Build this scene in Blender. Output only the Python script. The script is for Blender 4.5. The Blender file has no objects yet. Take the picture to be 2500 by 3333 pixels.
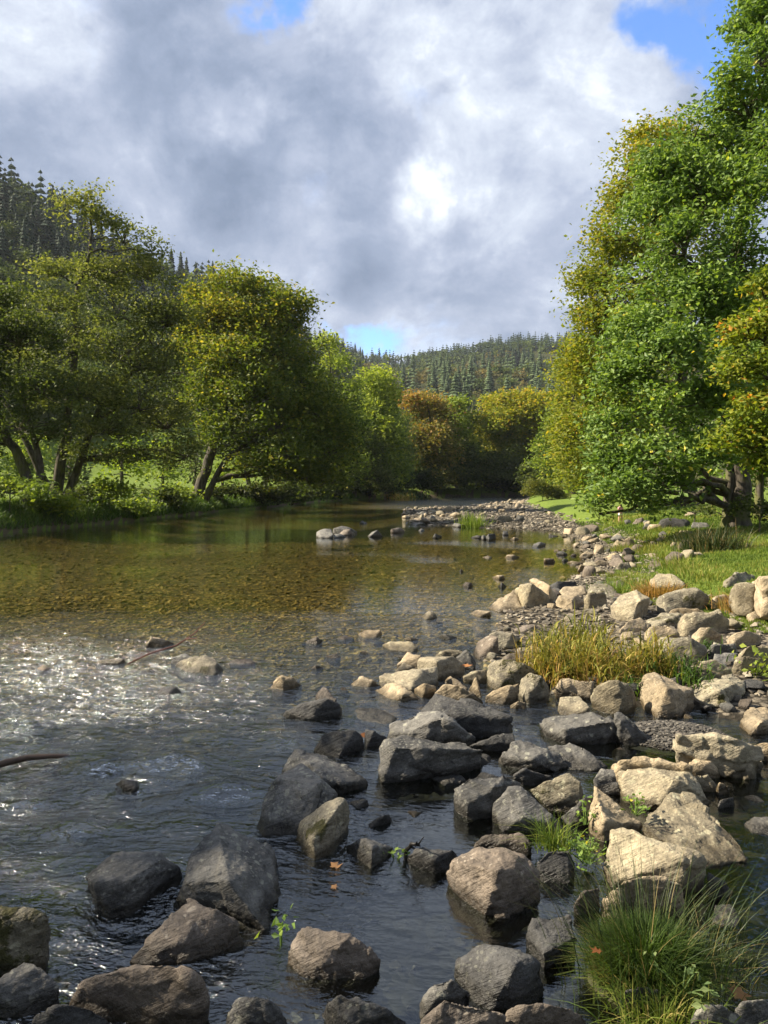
import bpy, bmesh, math, random
import numpy as np
from mathutils import Vector

# ------------------------------------------------------------------ camera, world, sun, exposure
SC = bpy.context.scene
COL = SC.collection
rad = math.radians
CAM_Z = 2.0
TILT = math.atan((1666.5 - 1575.0) / 2407.0)
cam_d = bpy.data.cameras.new('camera')
cam_d.sensor_fit = 'VERTICAL'; cam_d.sensor_height = 36.0; cam_d.lens = 26.0
cam_d.clip_start = 0.1; cam_d.clip_end = 6000.0
cam = bpy.data.objects.new('camera', cam_d); COL.objects.link(cam)
cam.location = (0, 0, CAM_Z); cam.rotation_euler = (rad(90) - TILT, 0, 0)
SC.camera = cam
SC.view_settings.view_transform = 'Standard'; SC.view_settings.look = 'None'
SC.view_settings.gamma = 1.0; SC.view_settings.exposure = EXPOSURE = 1.48
try: SC.view_settings.use_curve_mapping = False
except Exception: pass
SC.render.engine = 'CYCLES'
SC.cycles.max_bounces = 6; SC.cycles.diffuse_bounces = 3; SC.cycles.glossy_bounces = 3
SC.cycles.transparent_max_bounces = 8; SC.cycles.transmission_bounces = 3
SC.cycles.caustics_reflective = False; SC.cycles.caustics_refractive = False
SC.cycles.use_denoising = True
SC.cycles.sample_clamp_indirect = 6.0

SUN_EL = rad(38); SUN_AZ = rad(-86)          # azimuth measured from +Y, negative = left
sdir = Vector((math.sin(SUN_AZ) * math.cos(SUN_EL), math.cos(SUN_AZ) * math.cos(SUN_EL), math.sin(SUN_EL)))
sl = bpy.data.lights.new('sun', 'SUN'); sl.energy = 5.0; sl.angle = rad(0.53); sl.color = (1.0, 0.88, 0.69)
so = bpy.data.objects.new('sun', sl); COL.objects.link(so)
so.rotation_euler = sdir.to_track_quat('Z', 'Y').to_euler(); so.location = (-40, 0, 60)

class NT:
    """small helper for building node trees"""
    def __init__(s, tree): s.t = tree
    def n(s, typ, **kw):
        nd = s.t.nodes.new(typ)
        for k, v in kw.items():
            if k == 'ins':
                for i, x in v.items():
                    if hasattr(x, 'is_output'): s.t.links.new(x, nd.inputs[i])
                    else: nd.inputs[i].default_value = x
            else: setattr(nd, k, v)
        return nd
    def l(s, a, b): s.t.links.new(a, b)
    def m(s, op, a, b=0.0, c=None, clamp=False):
        ins = {0: a, 1: b}
        if c is not None: ins[2] = c
        return s.n('ShaderNodeMath', operation=op, use_clamp=clamp, ins=ins).outputs[0]
    def vm(s, op, a, b=(0, 0, 0)):
        nd = s.n('ShaderNodeVectorMath', operation=op, ins={0: a, 1: b})
        return nd.outputs['Value'] if op in ('LENGTH', 'DISTANCE', 'DOT_PRODUCT') else nd.outputs[0]
    def mix(s, f, a, b, blend='MIX'):
        nd = s.n('ShaderNodeMix', data_type='RGBA', blend_type=blend, clamp_factor=True)
        for i, x in ((0, f), (6, a), (7, b)):
            if hasattr(x, 'is_output'): s.l(x, nd.inputs[i])
            else: nd.inputs[i].default_value = x if i == 0 else (tuple(x) + (1,))[:4]
        return nd.outputs[2]
    def noise(s, vec, scale, detail=4, rough=0.55, dist=0.0):
        nd = s.n('ShaderNodeTexNoise', ins={'Scale': scale, 'Detail': detail, 'Roughness': rough, 'Distortion': dist})
        if vec is not None: s.l(vec, nd.inputs['Vector'])
        return nd.outputs[0]
    def ramp(s, f, lo, hi, clamp=True, smooth=True):
        nd = s.n('ShaderNodeMapRange', interpolation_type='SMOOTHSTEP' if smooth else 'LINEAR', ins={'Value': f, 'From Min': lo, 'From Max': hi})
        return nd.outputs[0]
    def cr(s, f, stops):
        nd = s.n('ShaderNodeValToRGB'); e = nd.color_ramp.elements
        while len(e) < len(stops): e.new(0.5)
        for i, (p, c) in enumerate(stops): e[i].position = p; e[i].color = tuple(c) + (1,)
        s.l(f, nd.inputs[0]); return nd.outputs[0]

FS = 2407.0
def raydir(u, v):
    a = (u - 1250.0) / FS; b = -(v - 1666.5) / FS
    return Vector((a, math.cos(TILT) + b * math.sin(TILT), -math.sin(TILT) + b * math.cos(TILT)))
def PZ(u, v, z):
    d = raydir(u, v)
    dz = min(d.z, -0.006)
    t = (z - CAM_Z) / dz
    return Vector((d.x * t, d.y * t, z))
def PY(u, v, y):
    d = raydir(u, v); t = y / d.y
    return Vector((d.x * t, y, CAM_Z + d.z * t))
def pdir(U, V):                    # unit direction for a spot given in the 1659-wide view
    return raydir(U * 1.50693, V * 1.50693).normalized()

# --- sky: Nishita blue behind broken cloud
W = bpy.data.worlds.new('World'); SC.world = W; W.use_nodes = True
W.node_tree.nodes.clear(); n = NT(W.node_tree)
sky = n.n('ShaderNodeTexSky', sky_type='NISHITA', sun_disc=False, sun_elevation=SUN_EL, sun_rotation=SUN_AZ,
          air_density=1.0, dust_density=0.3, ozone_density=2.0, altitude=100)
tc = n.n('ShaderNodeTexCoord').outputs['Generated']
sx = n.n('ShaderNodeSeparateXYZ', ins={0: tc})
zz = n.m('MAXIMUM', sx.outputs[2], 0.0)
den = n.m('ADD', zz, 0.22)
cx = n.m('DIVIDE', sx.outputs[0], den); cy = n.m('DIVIDE', sx.outputs[1], den)
pl = n.n('ShaderNodeCombineXYZ', ins={0: cx, 1: cy, 2: 0.0}).outputs[0]
wn1 = n.n('ShaderNodeTexNoise', ins={'Vector': tc, 'Scale': 4.5, 'Detail': 6, 'Roughness': 0.6}).outputs[1]
tcw = n.vm('ADD', tc, n.vm('MULTIPLY', n.vm('SUBTRACT', wn1, (.5, .5, .5)), (.30, .30, .30)))
def blob(U, V, size, squash=1.0):
    d = pdir(U, V)
    dv = n.vm('SUBTRACT', tcw, tuple(d))
    if squash != 1.0: dv = n.vm('MULTIPLY', dv, (1.0, 1.0, squash))
    L = n.vm('LENGTH', dv)
    q = n.m('DIVIDE', L, size)
    return n.m('EXPONENT', n.m('MULTIPLY', n.m('MULTIPLY', q, q), -1.0))
def total(lst):
    acc = None
    for (U, V, s, w, sq) in lst:
        b = n.m('MULTIPLY', blob(U, V, s, sq), w)
        acc = b if acc is None else n.m('ADD', acc, b)
    return acc
nz1 = n.noise(pl, 1.3, 6, 0.55, 0.5)
nz2 = n.noise(pl, 4.2, 7, 0.58, 0.3)
nz3 = n.noise(tc, 5.0, 8, 0.60, 0.35)
nz4 = n.noise(n.vm('ADD', tc, (3.1, 1.7, 0.4)), 2.2, 5, 0.5, 0.2)
bright = total([(495, 225, .045, .42, 1.3), (790, 60, .10, .08, 1.5), (980, 430, .045, .30, 1.0), (1080, 330, .10, .02, 1.0), (930, 390, .04, .16, 1.3), (1350, 170, .12, .10, 1.2),
                (1160, 420, .09, .10, 1.0), (70, 170, .09, .22, 1.6), (330, 470, .07, .20, 1.0), (60, 390, .06, .25, 1.2), (900, 740, .10, .16, 2.0), (500, 640, .10, .14, 1), (1240, 640, .08, .06, 1),
                (600, 380, .13, -.20, 1.0), (170, 330, .13, -.16, 1.6), (950, 640, .15, -.12, 1.6), (700, 200, .08, -.08, 1), (850, 250, .07, -.08, 1), (400, 20, .08, -.10, 1)])
g = n.m('ADD', n.m('MULTIPLY', n.m('SUBTRACT', nz2, 0.5), 0.7), n.m('MULTIPLY', n.m('SUBTRACT', nz3, 0.5), 1.7))
g = n.m('ADD', g, n.m('MULTIPLY', n.m('SUBTRACT', nz4, 0.5), 0.9))
nz5 = n.noise(n.vm('MULTIPLY', tcw, (1.0, 1.0, 1.5)), 11.0, 8, 0.62, 0.2)
g = n.m('ADD', g, n.m('MULTIPLY', n.m('SUBTRACT', nz5, 0.5), 0.50))
bf = n.m('ADD', n.m('ADD', g, 0.50), bright, clamp=True)
ccol = n.cr(bf, [(0.0, (.165, .225, .345)), (0.3, (.265, .330, .465)), (0.55, (.40, .460, .595)), (0.8, (.62, .68, .79)), (1.0, (.92, .96, 1.02))])
gap = total([(590, 0, .045, .95, 1.8), (545, 20, .03, .45, 1.2), (1440, 0, .068, 1.0, 2.0), (1600, 110, .075, 1.2, 1.0), (1640, 60, .11, .9, 1.0), (1230, 150, .10, -.5, 1), (1180, 60, .08, -.6, 1), (1300, 60, .035, .45, 1.8), (1230, 85, .03, .45, 1.8), (825, 733, .045, .75, 3.0), (760, 728, .04, .5, 2.5),
             (770, 60, .09, -.5, 1), (1330, 240, .12, -.6, 1), (1400, 120, .05, -.3, 1)])
gapn = n.m('ADD', n.m('MULTIPLY', n.m('SUBTRACT', nz1, 0.66), 1.2), n.m('MULTIPLY', n.m('SUBTRACT', nz3, 0.5), 3.0))
gf = n.ramp(n.m('ADD', gap, gapn), 0.05, 0.95)
skyb = n.n('ShaderNodeBackground', ins={0: n.mix(1.0, sky.outputs[0], (0.62, 0.86, 1.18), 'MULTIPLY'), 1: 0.10})
clb = n.n('ShaderNodeBackground', ins={0: ccol, 1: CLOUD_STRENGTH if 'CLOUD_STRENGTH' in globals() else 0.445})
mx = n.n('ShaderNodeMixShader', ins={0: gf, 1: clb.outputs[0], 2: skyb.outputs[0]})
wo = n.n('ShaderNodeOutputWorld'); n.l(mx.outputs[0], wo.inputs[0])

# ------------------------------------------------------------------ numpy noise
def _hash(ix, iy, iz, seed):
    h = (ix.astype(np.int64) * 374761393 + iy.astype(np.int64) * 668265263 + iz.astype(np.int64) * 2147483647 + seed * 1274126177) & 0xFFFFFFFF
    h = ((h ^ (h >> 13)) * 1274126177) & 0xFFFFFFFF
    h = ((h ^ (h >> 16)) * 2246822519) & 0xFFFFFFFF
    return ((h ^ (h >> 15)) & 0xFFFFFF) / float(0xFFFFFF) * 2 - 1
def vnoise(p, seed=0):
    f = np.floor(p); i = f.astype(np.int64); t = p - f; t = t * t * t * (t * (t * 6 - 15) + 10)
    x, y, z = i[:, 0], i[:, 1], i[:, 2]; tx, ty, tz = t[:, 0], t[:, 1], t[:, 2]
    def L(a, b, w): return a + (b - a) * w
    c = [[[_hash(x + a, y + b, z + c_, seed) for c_ in (0, 1)] for b in (0, 1)] for a in (0, 1)]
    return L(L(L(c[0][0][0], c[1][0][0], tx), L(c[0][1][0], c[1][1][0], tx), ty),
             L(L(c[0][0][1], c[1][0][1], tx), L(c[0][1][1], c[1][1][1], tx), ty), tz)
def fbm(p, octs=4, seed=0, gain=0.5):
    a = 1.0; s = 0.0; tot = 0.0
    for o in range(octs):
        s = s + a * vnoise(p * (2.03 ** o) + 17.3 * o, seed + o); tot += a; a *= gain
    return s / tot
def fbm2(x, y, scale, octs=4, seed=0):
    return fbm(np.stack([x / scale, y / scale, np.zeros_like(x) + 0.37], 1), octs, seed)

def facets(p, seed=0):
    """broken planar faces: each random cell of space gets its own tilt"""
    f = np.floor(p).astype(np.int64); best = np.full(len(p), 9e9); val = np.zeros(len(p))
    for dx in (-1, 0, 1):
        for dy in (-1, 0, 1):
            for dz in (-1, 0, 1):
                c = f + np.array([dx, dy, dz]); a = [_hash(c[:, 0], c[:, 1], c[:, 2], seed + k) for k in range(7)]
                q = p - (c + .5 + .45 * np.stack(a[:3], 1)); d = (q * q).sum(1)
                v = (q * np.stack(a[3:6], 1)).sum(1) + a[6] * .25; k = d < best
                best = np.where(k, d, best); val = np.where(k, v, val)
    return val
# ------------------------------------------------------------------ mesh helpers
def mesh_np(name, V, F, mats=(), smooth=True, tint=None, mi=None):
    """V (n,3); F (m,k) int faces all of the same size k"""
    me = bpy.data.meshes.new(name)
    V = np.ascontiguousarray(V, dtype=np.float32); F = np.ascontiguousarray(F, dtype=np.int32)
    k = F.shape[1]
    me.vertices.add(len(V)); me.vertices.foreach_set('co', V.ravel())
    me.loops.add(F.size); me.loops.foreach_set('vertex_index', F.ravel())
    me.polygons.add(len(F)); me.polygons.foreach_set('loop_start', np.arange(0, F.size, k, dtype=np.int32))
    try: me.polygons.foreach_set('loop_total', np.full(len(F), k, dtype=np.int32))
    except Exception: pass
    if mi is not None: me.polygons.foreach_set('material_index', np.asarray(mi, dtype=np.int32))
    me.polygons.foreach_set('use_smooth', np.full(len(F), smooth, dtype=bool))
    me.update(calc_edges=True)
    for m in mats: me.materials.append(m)
    if tint is not None:
        at = me.attributes.new('tint', 'FLOAT', 'FACE'); at.data.foreach_set('value', np.asarray(tint, dtype=np.float32))
    return me
def link(me, name, parent=None, loc=None, rot=None, scale=None):
    o = bpy.data.objects.new(name, me); COL.objects.link(o)
    if parent is not None: o.parent = parent
    if loc is not None: o.location = loc
    if rot is not None: o.rotation_euler = rot
    if scale is not None: o.scale = scale
    return o
def tag(o, label=None, cat=None, group=None, kind=None):
    if label: o['label'] = label
    if cat: o['category'] = cat
    if group: o['group'] = group
    if kind: o['kind'] = kind
    return o
def empty(name, loc):
    o = bpy.data.objects.new(name, None); COL.objects.link(o); o.location = loc; o.empty_display_size = 0.2
    return o
class Bag:
    """collects geometry with one face size"""
    def __init__(s): s.V = []; s.F = []; s.T = []; s.n = 0
    def add(s, V, F, t=0.5):
        V = np.asarray(V, float); F = np.asarray(F, int)
        s.V.append(V); s.F.append(F + s.n); s.n += len(V)
        s.T.append(np.broadcast_to(np.asarray(t, float), (len(F),)).copy())
    def mesh(s, name, mats, smooth=True):
        return mesh_np(name, np.concatenate(s.V), np.concatenate(s.F), mats, smooth, np.concatenate(s.T))
def tube(bag, path, radii, sides=6, t=0.5):
    P = np.asarray(path, float); R = np.asarray(radii, float); k = len(P)
    T = np.gradient(P, axis=0); T /= (np.linalg.norm(T, axis=1)[:, None] + 1e-9)
    up = np.tile(np.array([0.13, 0.21, 1.0]), (k, 1)); up[np.abs(T[:, 2]) > 0.9] = (1, 0.1, 0.0)
    if (np.abs(T[:, 2]) > 0.9).any(): up[:] = (1.0, 0.3, 0.1)
    A = np.cross(T, up); A /= (np.linalg.norm(A, axis=1)[:, None] + 1e-9); B = np.cross(T, A)
    an = np.arange(sides) * 2 * math.pi / sides
    V = P[:, None, :] + R[:, None, None] * (np.cos(an)[None, :, None] * A[:, None, :] + np.sin(an)[None, :, None] * B[:, None, :])
    V = V.reshape(-1, 3)
    i = np.arange(k - 1)[:, None] * sides; j = np.arange(sides)[None, :]; j2 = (j + 1) % sides
    F = np.stack([i + j, i + j2, i + sides + j2, i + sides + j], -1).reshape(-1, 4)
    bag.add(V, F, t)
def bez(a, b, c, n_=6):
    t = np.linspace(0, 1, n_)[:, None]
    return (1 - t) ** 2 * a + 2 * t * (1 - t) * b + t * t * c

# ------------------------------------------------------------------ ground shape
def interp(y, pts):
    xs = [p[0] for p in pts]; ys = [p[1] for p in pts]
    return np.interp(y, xs, ys)
XR = [(-30, 7.0), (0, 5.0), (3, 3.6), (5, 3.6), (6.3, 2.9), (7.0, 1.6), (7.6, 1.0), (9, 1.2), (10, 1.5), (12, 2.0), (15, 3.7), (17, 4.7), (22, 5.9), (27, 7.0), (31, 7.2), (33, 5.2), (37, 1.4), (58, 1.5), (62, 5.5), (80, 13.0), (95, 17.5), (112, 26), (130, 60)]
XG = [(-30, 9.5), (0, 6.5), (4, 5.4), (7, 5.0), (9, 4.7), (12, 4.2), (15, 5.0), (17, 6.0), (22, 7.4), (27, 8.2), (31, 8.9), (39, 9.5), (50, 10.8), (74, 13.7), (95, 18.2), (112, 27), (130, 62)]
XL = [(-60, -30), (0, -19), (20, -17), (31, -15.2), (37.6, -13.9), (47.7, -12.6), (60, -10.2), (84, -7.5), (100, -1.0), (110, 8), (117, 24), (125, 60)]
HR1 = [(-180, 600), (-90, 420), (-60, 360), (-27, 330), (-18, 360), (-12, 420), (-8, 520), (-5, 700), (0, 880), (16, 900), (40, 700), (90, 500), (180, 600)]
def uaz(U): return math.degrees(math.atan((U - 829.5) / 1597.0))
HEL = [(-180, 9), (-90, 19), (-60, 21), (-40, 22.5)] + [(uaz(U), math.degrees(math.atan((1045 - V) / 1597 * math.cos(rad(uaz(U)))))) for U, V in
      [(-100, 360), (0, 415), (60, 440), (120, 470), (200, 530), (330, 600), (420, 622), (520, 640), (600, 680), (660, 730), (720, 752), (790, 778), (860, 786), (930, 775), (1000, 766), (1060, 752), (1130, 744), (1190, 745), (1300, 738), (1659, 720)]] + [(40, 12), (90, 15), (180, 9)]
def ground(x, y):
    x = np.atleast_1d(np.asarray(x, float)); y = np.atleast_1d(np.asarray(y, float))
    xr = interp(y, XR); xg = interp(y, XG); xl = interp(y, XL)
    nL = fbm2(x, y, 6.0, 3, 5); nS = fbm2(x, y, 0.9, 3, 9)
    dR = x - xr + nS * 0.25; dG = x - xg + nL * 0.6; dL = xl - x + nL * 0.8
    inside = np.minimum(-dR, -dL)                   # >0 in the river
    depth = -np.clip(inside * 0.16, 0, 0.42) - 0.05 + 0.04 * nS
    depth = np.where((y < 7.5) & (x > -1.5), np.maximum(depth, -0.24 + 0.05 * nS), depth)
    stones = 0.02 + np.clip(dR, 0, 4) * np.where(y > 33, 0.028, 0.075) + 0.04 * nS
    stones = np.minimum(stones, 0.30 + 0.04 * nS)
    zr = np.where(dR < 0, depth, stones)
    tR = np.clip(dG / 1.3, 0, 1); tR = tR * tR * (3 - 2 * tR)
    grass = 0.38 + np.clip(dG, 0, 7) * 0.095 + np.clip(dG - 7, 0, 200) * 0.018 + 0.10 * nL + 0.02 * nS
    zr = zr * (1 - tR) + grass * tR
    tL = np.clip(dL / 1.3, 0, 1)
    left = 0.95 * tL ** 0.8 + np.clip(dL, 0, 90) * 0.055 + 0.18 * nL * tL
    z = np.where(dL > 0, np.maximum(left, zr * 0 - 0.05), zr)
    # hills
    r = np.hypot(x, y); az = np.degrees(np.arctan2(x, y))
    r1 = interp(az, HR1); el = interp(az, HEL)
    H = np.tan(np.radians(el)) * r1 - CAM_Z * 0
    r0 = np.where(az < -6, 105.0, np.where(az < 20, 105 + (az + 6) * 5.0, 160.0))
    t = np.clip((r - r0) / (r1 - r0), 0, 1)
    s = np.where(t < 1, t ** 1.15, 1.0)
    bump = fbm2(x, y, 120.0, 3, 21) * 9.0 * np.clip(t * 3, 0, 1) * np.clip((1.02 - t) * 5, 0.1, 1)
    hz = 2.5 * np.clip(t * 8, 0, 1) + s * (H - 2.5) + bump - np.clip(r - r1, 0, 3000) * 0.05
    return np.where(t > 0, np.maximum(z * (1 - np.clip(t * 8, 0, 1)) + hz, z * 0 + 0.5) , z)
def g1(x, y): return float(ground([x], [y])[0])
def on_ground(u, v, floor=0.0):
    """the spot of ground (or water) seen at source pixel u, v"""
    zb = floor
    for _ in range(12):
        p = PZ(u, v, zb); z = max(g1(p.x, p.y), floor); zb = zb * 0.5 + z * 0.5
    return PZ(u, v, zb)

# ------------------------------------------------------------------ materials
def new_mat(name):
    m = bpy.data.materials.new(name); m.use_nodes = True; m.node_tree.nodes.clear()
    t = NT(m.node_tree); out = t.n('ShaderNodeOutputMaterial'); return m, t, out
def leaf_mat(name, stops, trans=0.46, rough=0.58, spec=0.25, vary=0.18):
    m, t, out = new_mat(name)
    a = t.n('ShaderNodeAttribute', attribute_name='tint').outputs['Fac']
    c = t.cr(a, stops)
    c2 = t.n('ShaderNodeHueSaturation', ins={'Hue': 0.5, 'Saturation': 1.0, 'Value': 1.0, 'Color': c}).outputs[0]
    p = t.n('ShaderNodeBsdfPrincipled', ins={'Base Color': c2, 'Roughness': rough, 'Specular IOR Level': spec})
    tr = t.n('ShaderNodeBsdfTranslucent', ins={0: t.mix(1.0, c2, (1.25, 1.25, 0.55), 'MULTIPLY')})
    mxs = t.n('ShaderNodeMixShader', ins={0: trans, 1: p.outputs[0], 2: tr.outputs[0]})
    t.l(mxs.outputs[0], out.inputs[0]); return m
def bark_mat(name, c1, c2, moss=0.2):
    m, t, out = new_mat(name)
    co = t.n('ShaderNodeNewGeometry').outputs['Position']
    s = t.vm('MULTIPLY', co, (1, 1, 0.25))
    nz = t.noise(s, 9.0, 5, 0.6); nb = t.noise(co, 1.3, 3)
    col = t.mix(t.ramp(nz, 0.35, 0.65), c1, c2)
    col = t.mix(t.m('MULTIPLY', t.ramp(nb, 0.5, 0.62), moss), col, (0.10, 0.11, 0.02))
    b = t.n('ShaderNodeBump', ins={'Strength': 0.6, 'Distance': 0.03, 'Height': nz})
    p = t.n('ShaderNodeBsdfPrincipled', ins={'Base Color': col, 'Roughness': 0.85, 'Normal': b.outputs[0], 'Specular IOR Level': 0.2})
    t.l(p.outputs[0], out.inputs[0]); return m
def rock_mat(name, ca, cb, lichen=0.4, moss=0.0, stripe=0.3, spots=(0.62, 0.60, 0.50), big=False):
    m, t, out = new_mat(name)
    co = t.n('ShaderNodeTexCoord').outputs['Object']; geo = t.n('ShaderNodeNewGeometry')
    inf = t.n('ShaderNodeObjectInfo'); rnd = inf.outputs['Random']
    off = t.n('ShaderNodeCombineXYZ', ins={0: t.m('MULTIPLY', rnd, 37.0), 1: t.m('MULTIPLY', rnd, 91.0), 2: t.m('MULTIPLY', rnd, 13.0)}).outputs[0]
    p0 = t.vm('ADD', co, off)
    n1 = t.noise(p0, 3.0, 6, 0.6); n2 = t.noise(p0, 14.0, 6, 0.65, 0.3); n3 = t.noise(p0, 60.0, 4, 0.7); nbig = t.noise(p0, 1.1, 2)
    rot = t.n('ShaderNodeVectorRotate', rotation_type='EULER_XYZ', ins={'Vector': p0, 'Rotation': (0.6, 0.35, 0.4)}).outputs[0]
    st = t.noise(t.vm('MULTIPLY', rot, (2.0, 4.0, 22.0)), 3.0, 4, 0.6, 0.2)
    col = t.mix(t.ramp(n1, 0.32, 0.68), ca, cb)
    col = t.mix(t.m('MULTIPLY', t.ramp(n2, 0.46, 0.72), 0.55), col, tuple(x * 1.55 for x in cb))
    col = t.mix(t.m('MULTIPLY', t.ramp(n2, 0.46, 0.30), 0.6), col, tuple(x * 0.45 for x in ca))
    col = t.mix(t.m('MULTIPLY', t.ramp(st, 0.52, 0.72), stripe), col, tuple(x * 0.5 for x in ca))
    col = t.mix(t.m('MULTIPLY', t.ramp(n3, 0.54, 0.70), 0.45), col, tuple(x * 1.9 for x in cb))
    col = t.mix(t.m('MULTIPLY', t.ramp(n3, 0.46, 0.30), 0.55), col, tuple(x * 0.35 for x in ca))
    val = t.m('ADD', 0.78, t.m('MULTIPLY', rnd, 0.44))
    col = t.n('ShaderNodeHueSaturation', ins={'Hue': 0.5, 'Saturation': t.m('ADD', 0.8, t.m('MULTIPLY', nbig, 0.5)), 'Value': val, 'Color': col}).outputs[0]
    nrm = t.n('ShaderNodeSeparateXYZ', ins={0: geo.outputs['Normal']}).outputs[2]
    if lichen > 0:
        wv = t.vm('ADD', p0, t.vm('MULTIPLY', t.n('ShaderNodeTexNoise', ins={'Vector': p0, 'Scale': 20.0}).outputs[1], (0.05, 0.05, 0.05)))
        for sc_, thr, am in ((13.0, 0.30, 1.0), (34.0, 0.34, 0.8)):
            vo = t.n('ShaderNodeTexVoronoi', ins={'Vector': wv, 'Scale': sc_}).outputs['Distance']
            mask = t.m('MULTIPLY', t.ramp(vo, thr, thr - 0.10), t.ramp(t.noise(p0, 2.6 if sc_ < 20 else 5.0, 3), 0.58 - 0.20 * lichen, 0.66 - 0.20 * lichen))
            mask = t.m('MULTIPLY', mask, t.ramp(nrm, -0.3, 0.35))
            col = t.mix(t.m('MULTIPLY', mask, min(1.0, am * (0.45 + lichen * 0.5))), col, spots)
    hh = t.m('ADD', t.m('ADD', t.m('MULTIPLY', n2, 0.6), t.m('MULTIPLY', n3, 0.35)), t.m('MULTIPLY', st, 0.25 + 0.5 * stripe))
    if moss > 0:
        mk = t.ramp(t.m('ADD', t.noise(p0, 4.5, 5, 0.65), t.m('MULTIPLY', nbig, 0.35)), 0.98 - 0.28 * moss, 1.06 - 0.28 * moss)
        mc = t.mix(n3, (0.022, 0.024, 0.008), (0.11, 0.10, 0.026))
        col = t.mix(mk, col, mc); hh = t.m('ADD', hh, t.m('MULTIPLY', t.m('MULTIPLY', mk, n3), 0.9))
    pz = t.n('ShaderNodeSeparateXYZ', ins={0: geo.outputs['Position']}).outputs[2]
    wet = t.ramp(t.m('ADD', pz, t.m('MULTIPLY', t.m('SUBTRACT', n1, 0.5), 0.10)), 0.085, 0.030)
    col = t.mix(t.m('MULTIPLY', wet, 0.85), col, t.mix(1.0, col, (0.20, 0.18, 0.14), 'MULTIPLY'))
    col = t.mix(t.ramp(pz, 0.012, -0.012), col, t.mix(1.0, col, (0.42, 0.42, 0.30), 'MULTIPLY'))      # darker and browner below the waterline
    ro = t.m('SUBTRACT', t.m('ADD', 0.62, t.m('MULTIPLY', n2, 0.3)), t.m('MULTIPLY', wet, 0.45))
    b = t.n('ShaderNodeBump', ins={'Strength': 0.9, 'Distance': 0.034, 'Height': hh})
    p = t.n('ShaderNodeBsdfPrincipled', ins={'Base Color': col, 'Roughness': ro, 'Normal': b.outputs[0], 'Specular IOR Level': 0.35})
    t.l(p.outputs[0], out.inputs[0]); return m
RM = {
 'd': rock_mat('dark_slate', (.030, .030, .031), (.072, .071, .069), 0.3, 0.0, 0.4, (.15, .15, .125)),
 'g': rock_mat('grey_slate', (.058, .057, .056), (.145, .140, .128), 0.5, 0.0, 0.35, (.29, .285, .23)),
 't': rock_mat('pale_stone', (.19, .155, .105), (.36, .295, .205), 0.22, 0.05, 0.3, (.42, .38, .28)),
 'l': rock_mat('lichened_stone', (.15, .13, .095), (.27, .235, .165), 0.62, 0.12, 0.25, (.40, .37, .25)),
 'm': rock_mat('mossy_stone', (.11, .10, .08), (.23, .205, .15), 0.55, 0.85, 0.25, (.42, .40, .28)),
 'b': rock_mat('brown_stone', (.080, .066, .054), (.165, .138, .112), 0.2, 0.0, 0.3, (.42, .37, .30)),
}
def simple(name, col, rough=0.6, vary=0.25, scale=20.0, spec=0.3, trans=0.0):
    m, t, out = new_mat(name)
    co = t.n('ShaderNodeNewGeometry').outputs['Position']
    c = t.mix(t.noise(co, scale, 4), tuple(x * (1 - vary) for x in col), tuple(x * (1 + vary) for x in col))
    p = t.n('ShaderNodeBsdfPrincipled', ins={'Base Color': c, 'Roughness': rough, 'Specular IOR Level': spec})
    t.l(p.outputs[0], out.inputs[0]); return m
# ------------------------------------------------------------------ terrain and water
def polar(rmin, rmax, steps, fine, half, coarse):
    a1 = np.arange(-half, half, fine)
    a2 = np.arange(half, 360 - half, coarse)
    A = np.radians(np.concatenate([a1, a2]))
    R = np.concatenate([np.exp(np.arange(math.log(lo), math.log(hi), st)) for lo, hi, st in steps] + [[rmax]])
    return A, R
def polar_mesh(A, R, zf):
    X = (R[:, None] * np.sin(A)[None, :]); Y = (R[:, None] * np.cos(A)[None, :])
    V = np.stack([X.ravel(), Y.ravel(), zf(X.ravel(), Y.ravel())], 1)
    k = len(A); i = np.arange(len(R) - 1)[:, None] * k; j = np.arange(k)[None, :]; j2 = (j + 1) % k
    F = np.stack([i + j, i + j2, i + k + j2, i + k + j], -1).reshape(-1, 4)
    return V, F

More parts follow.
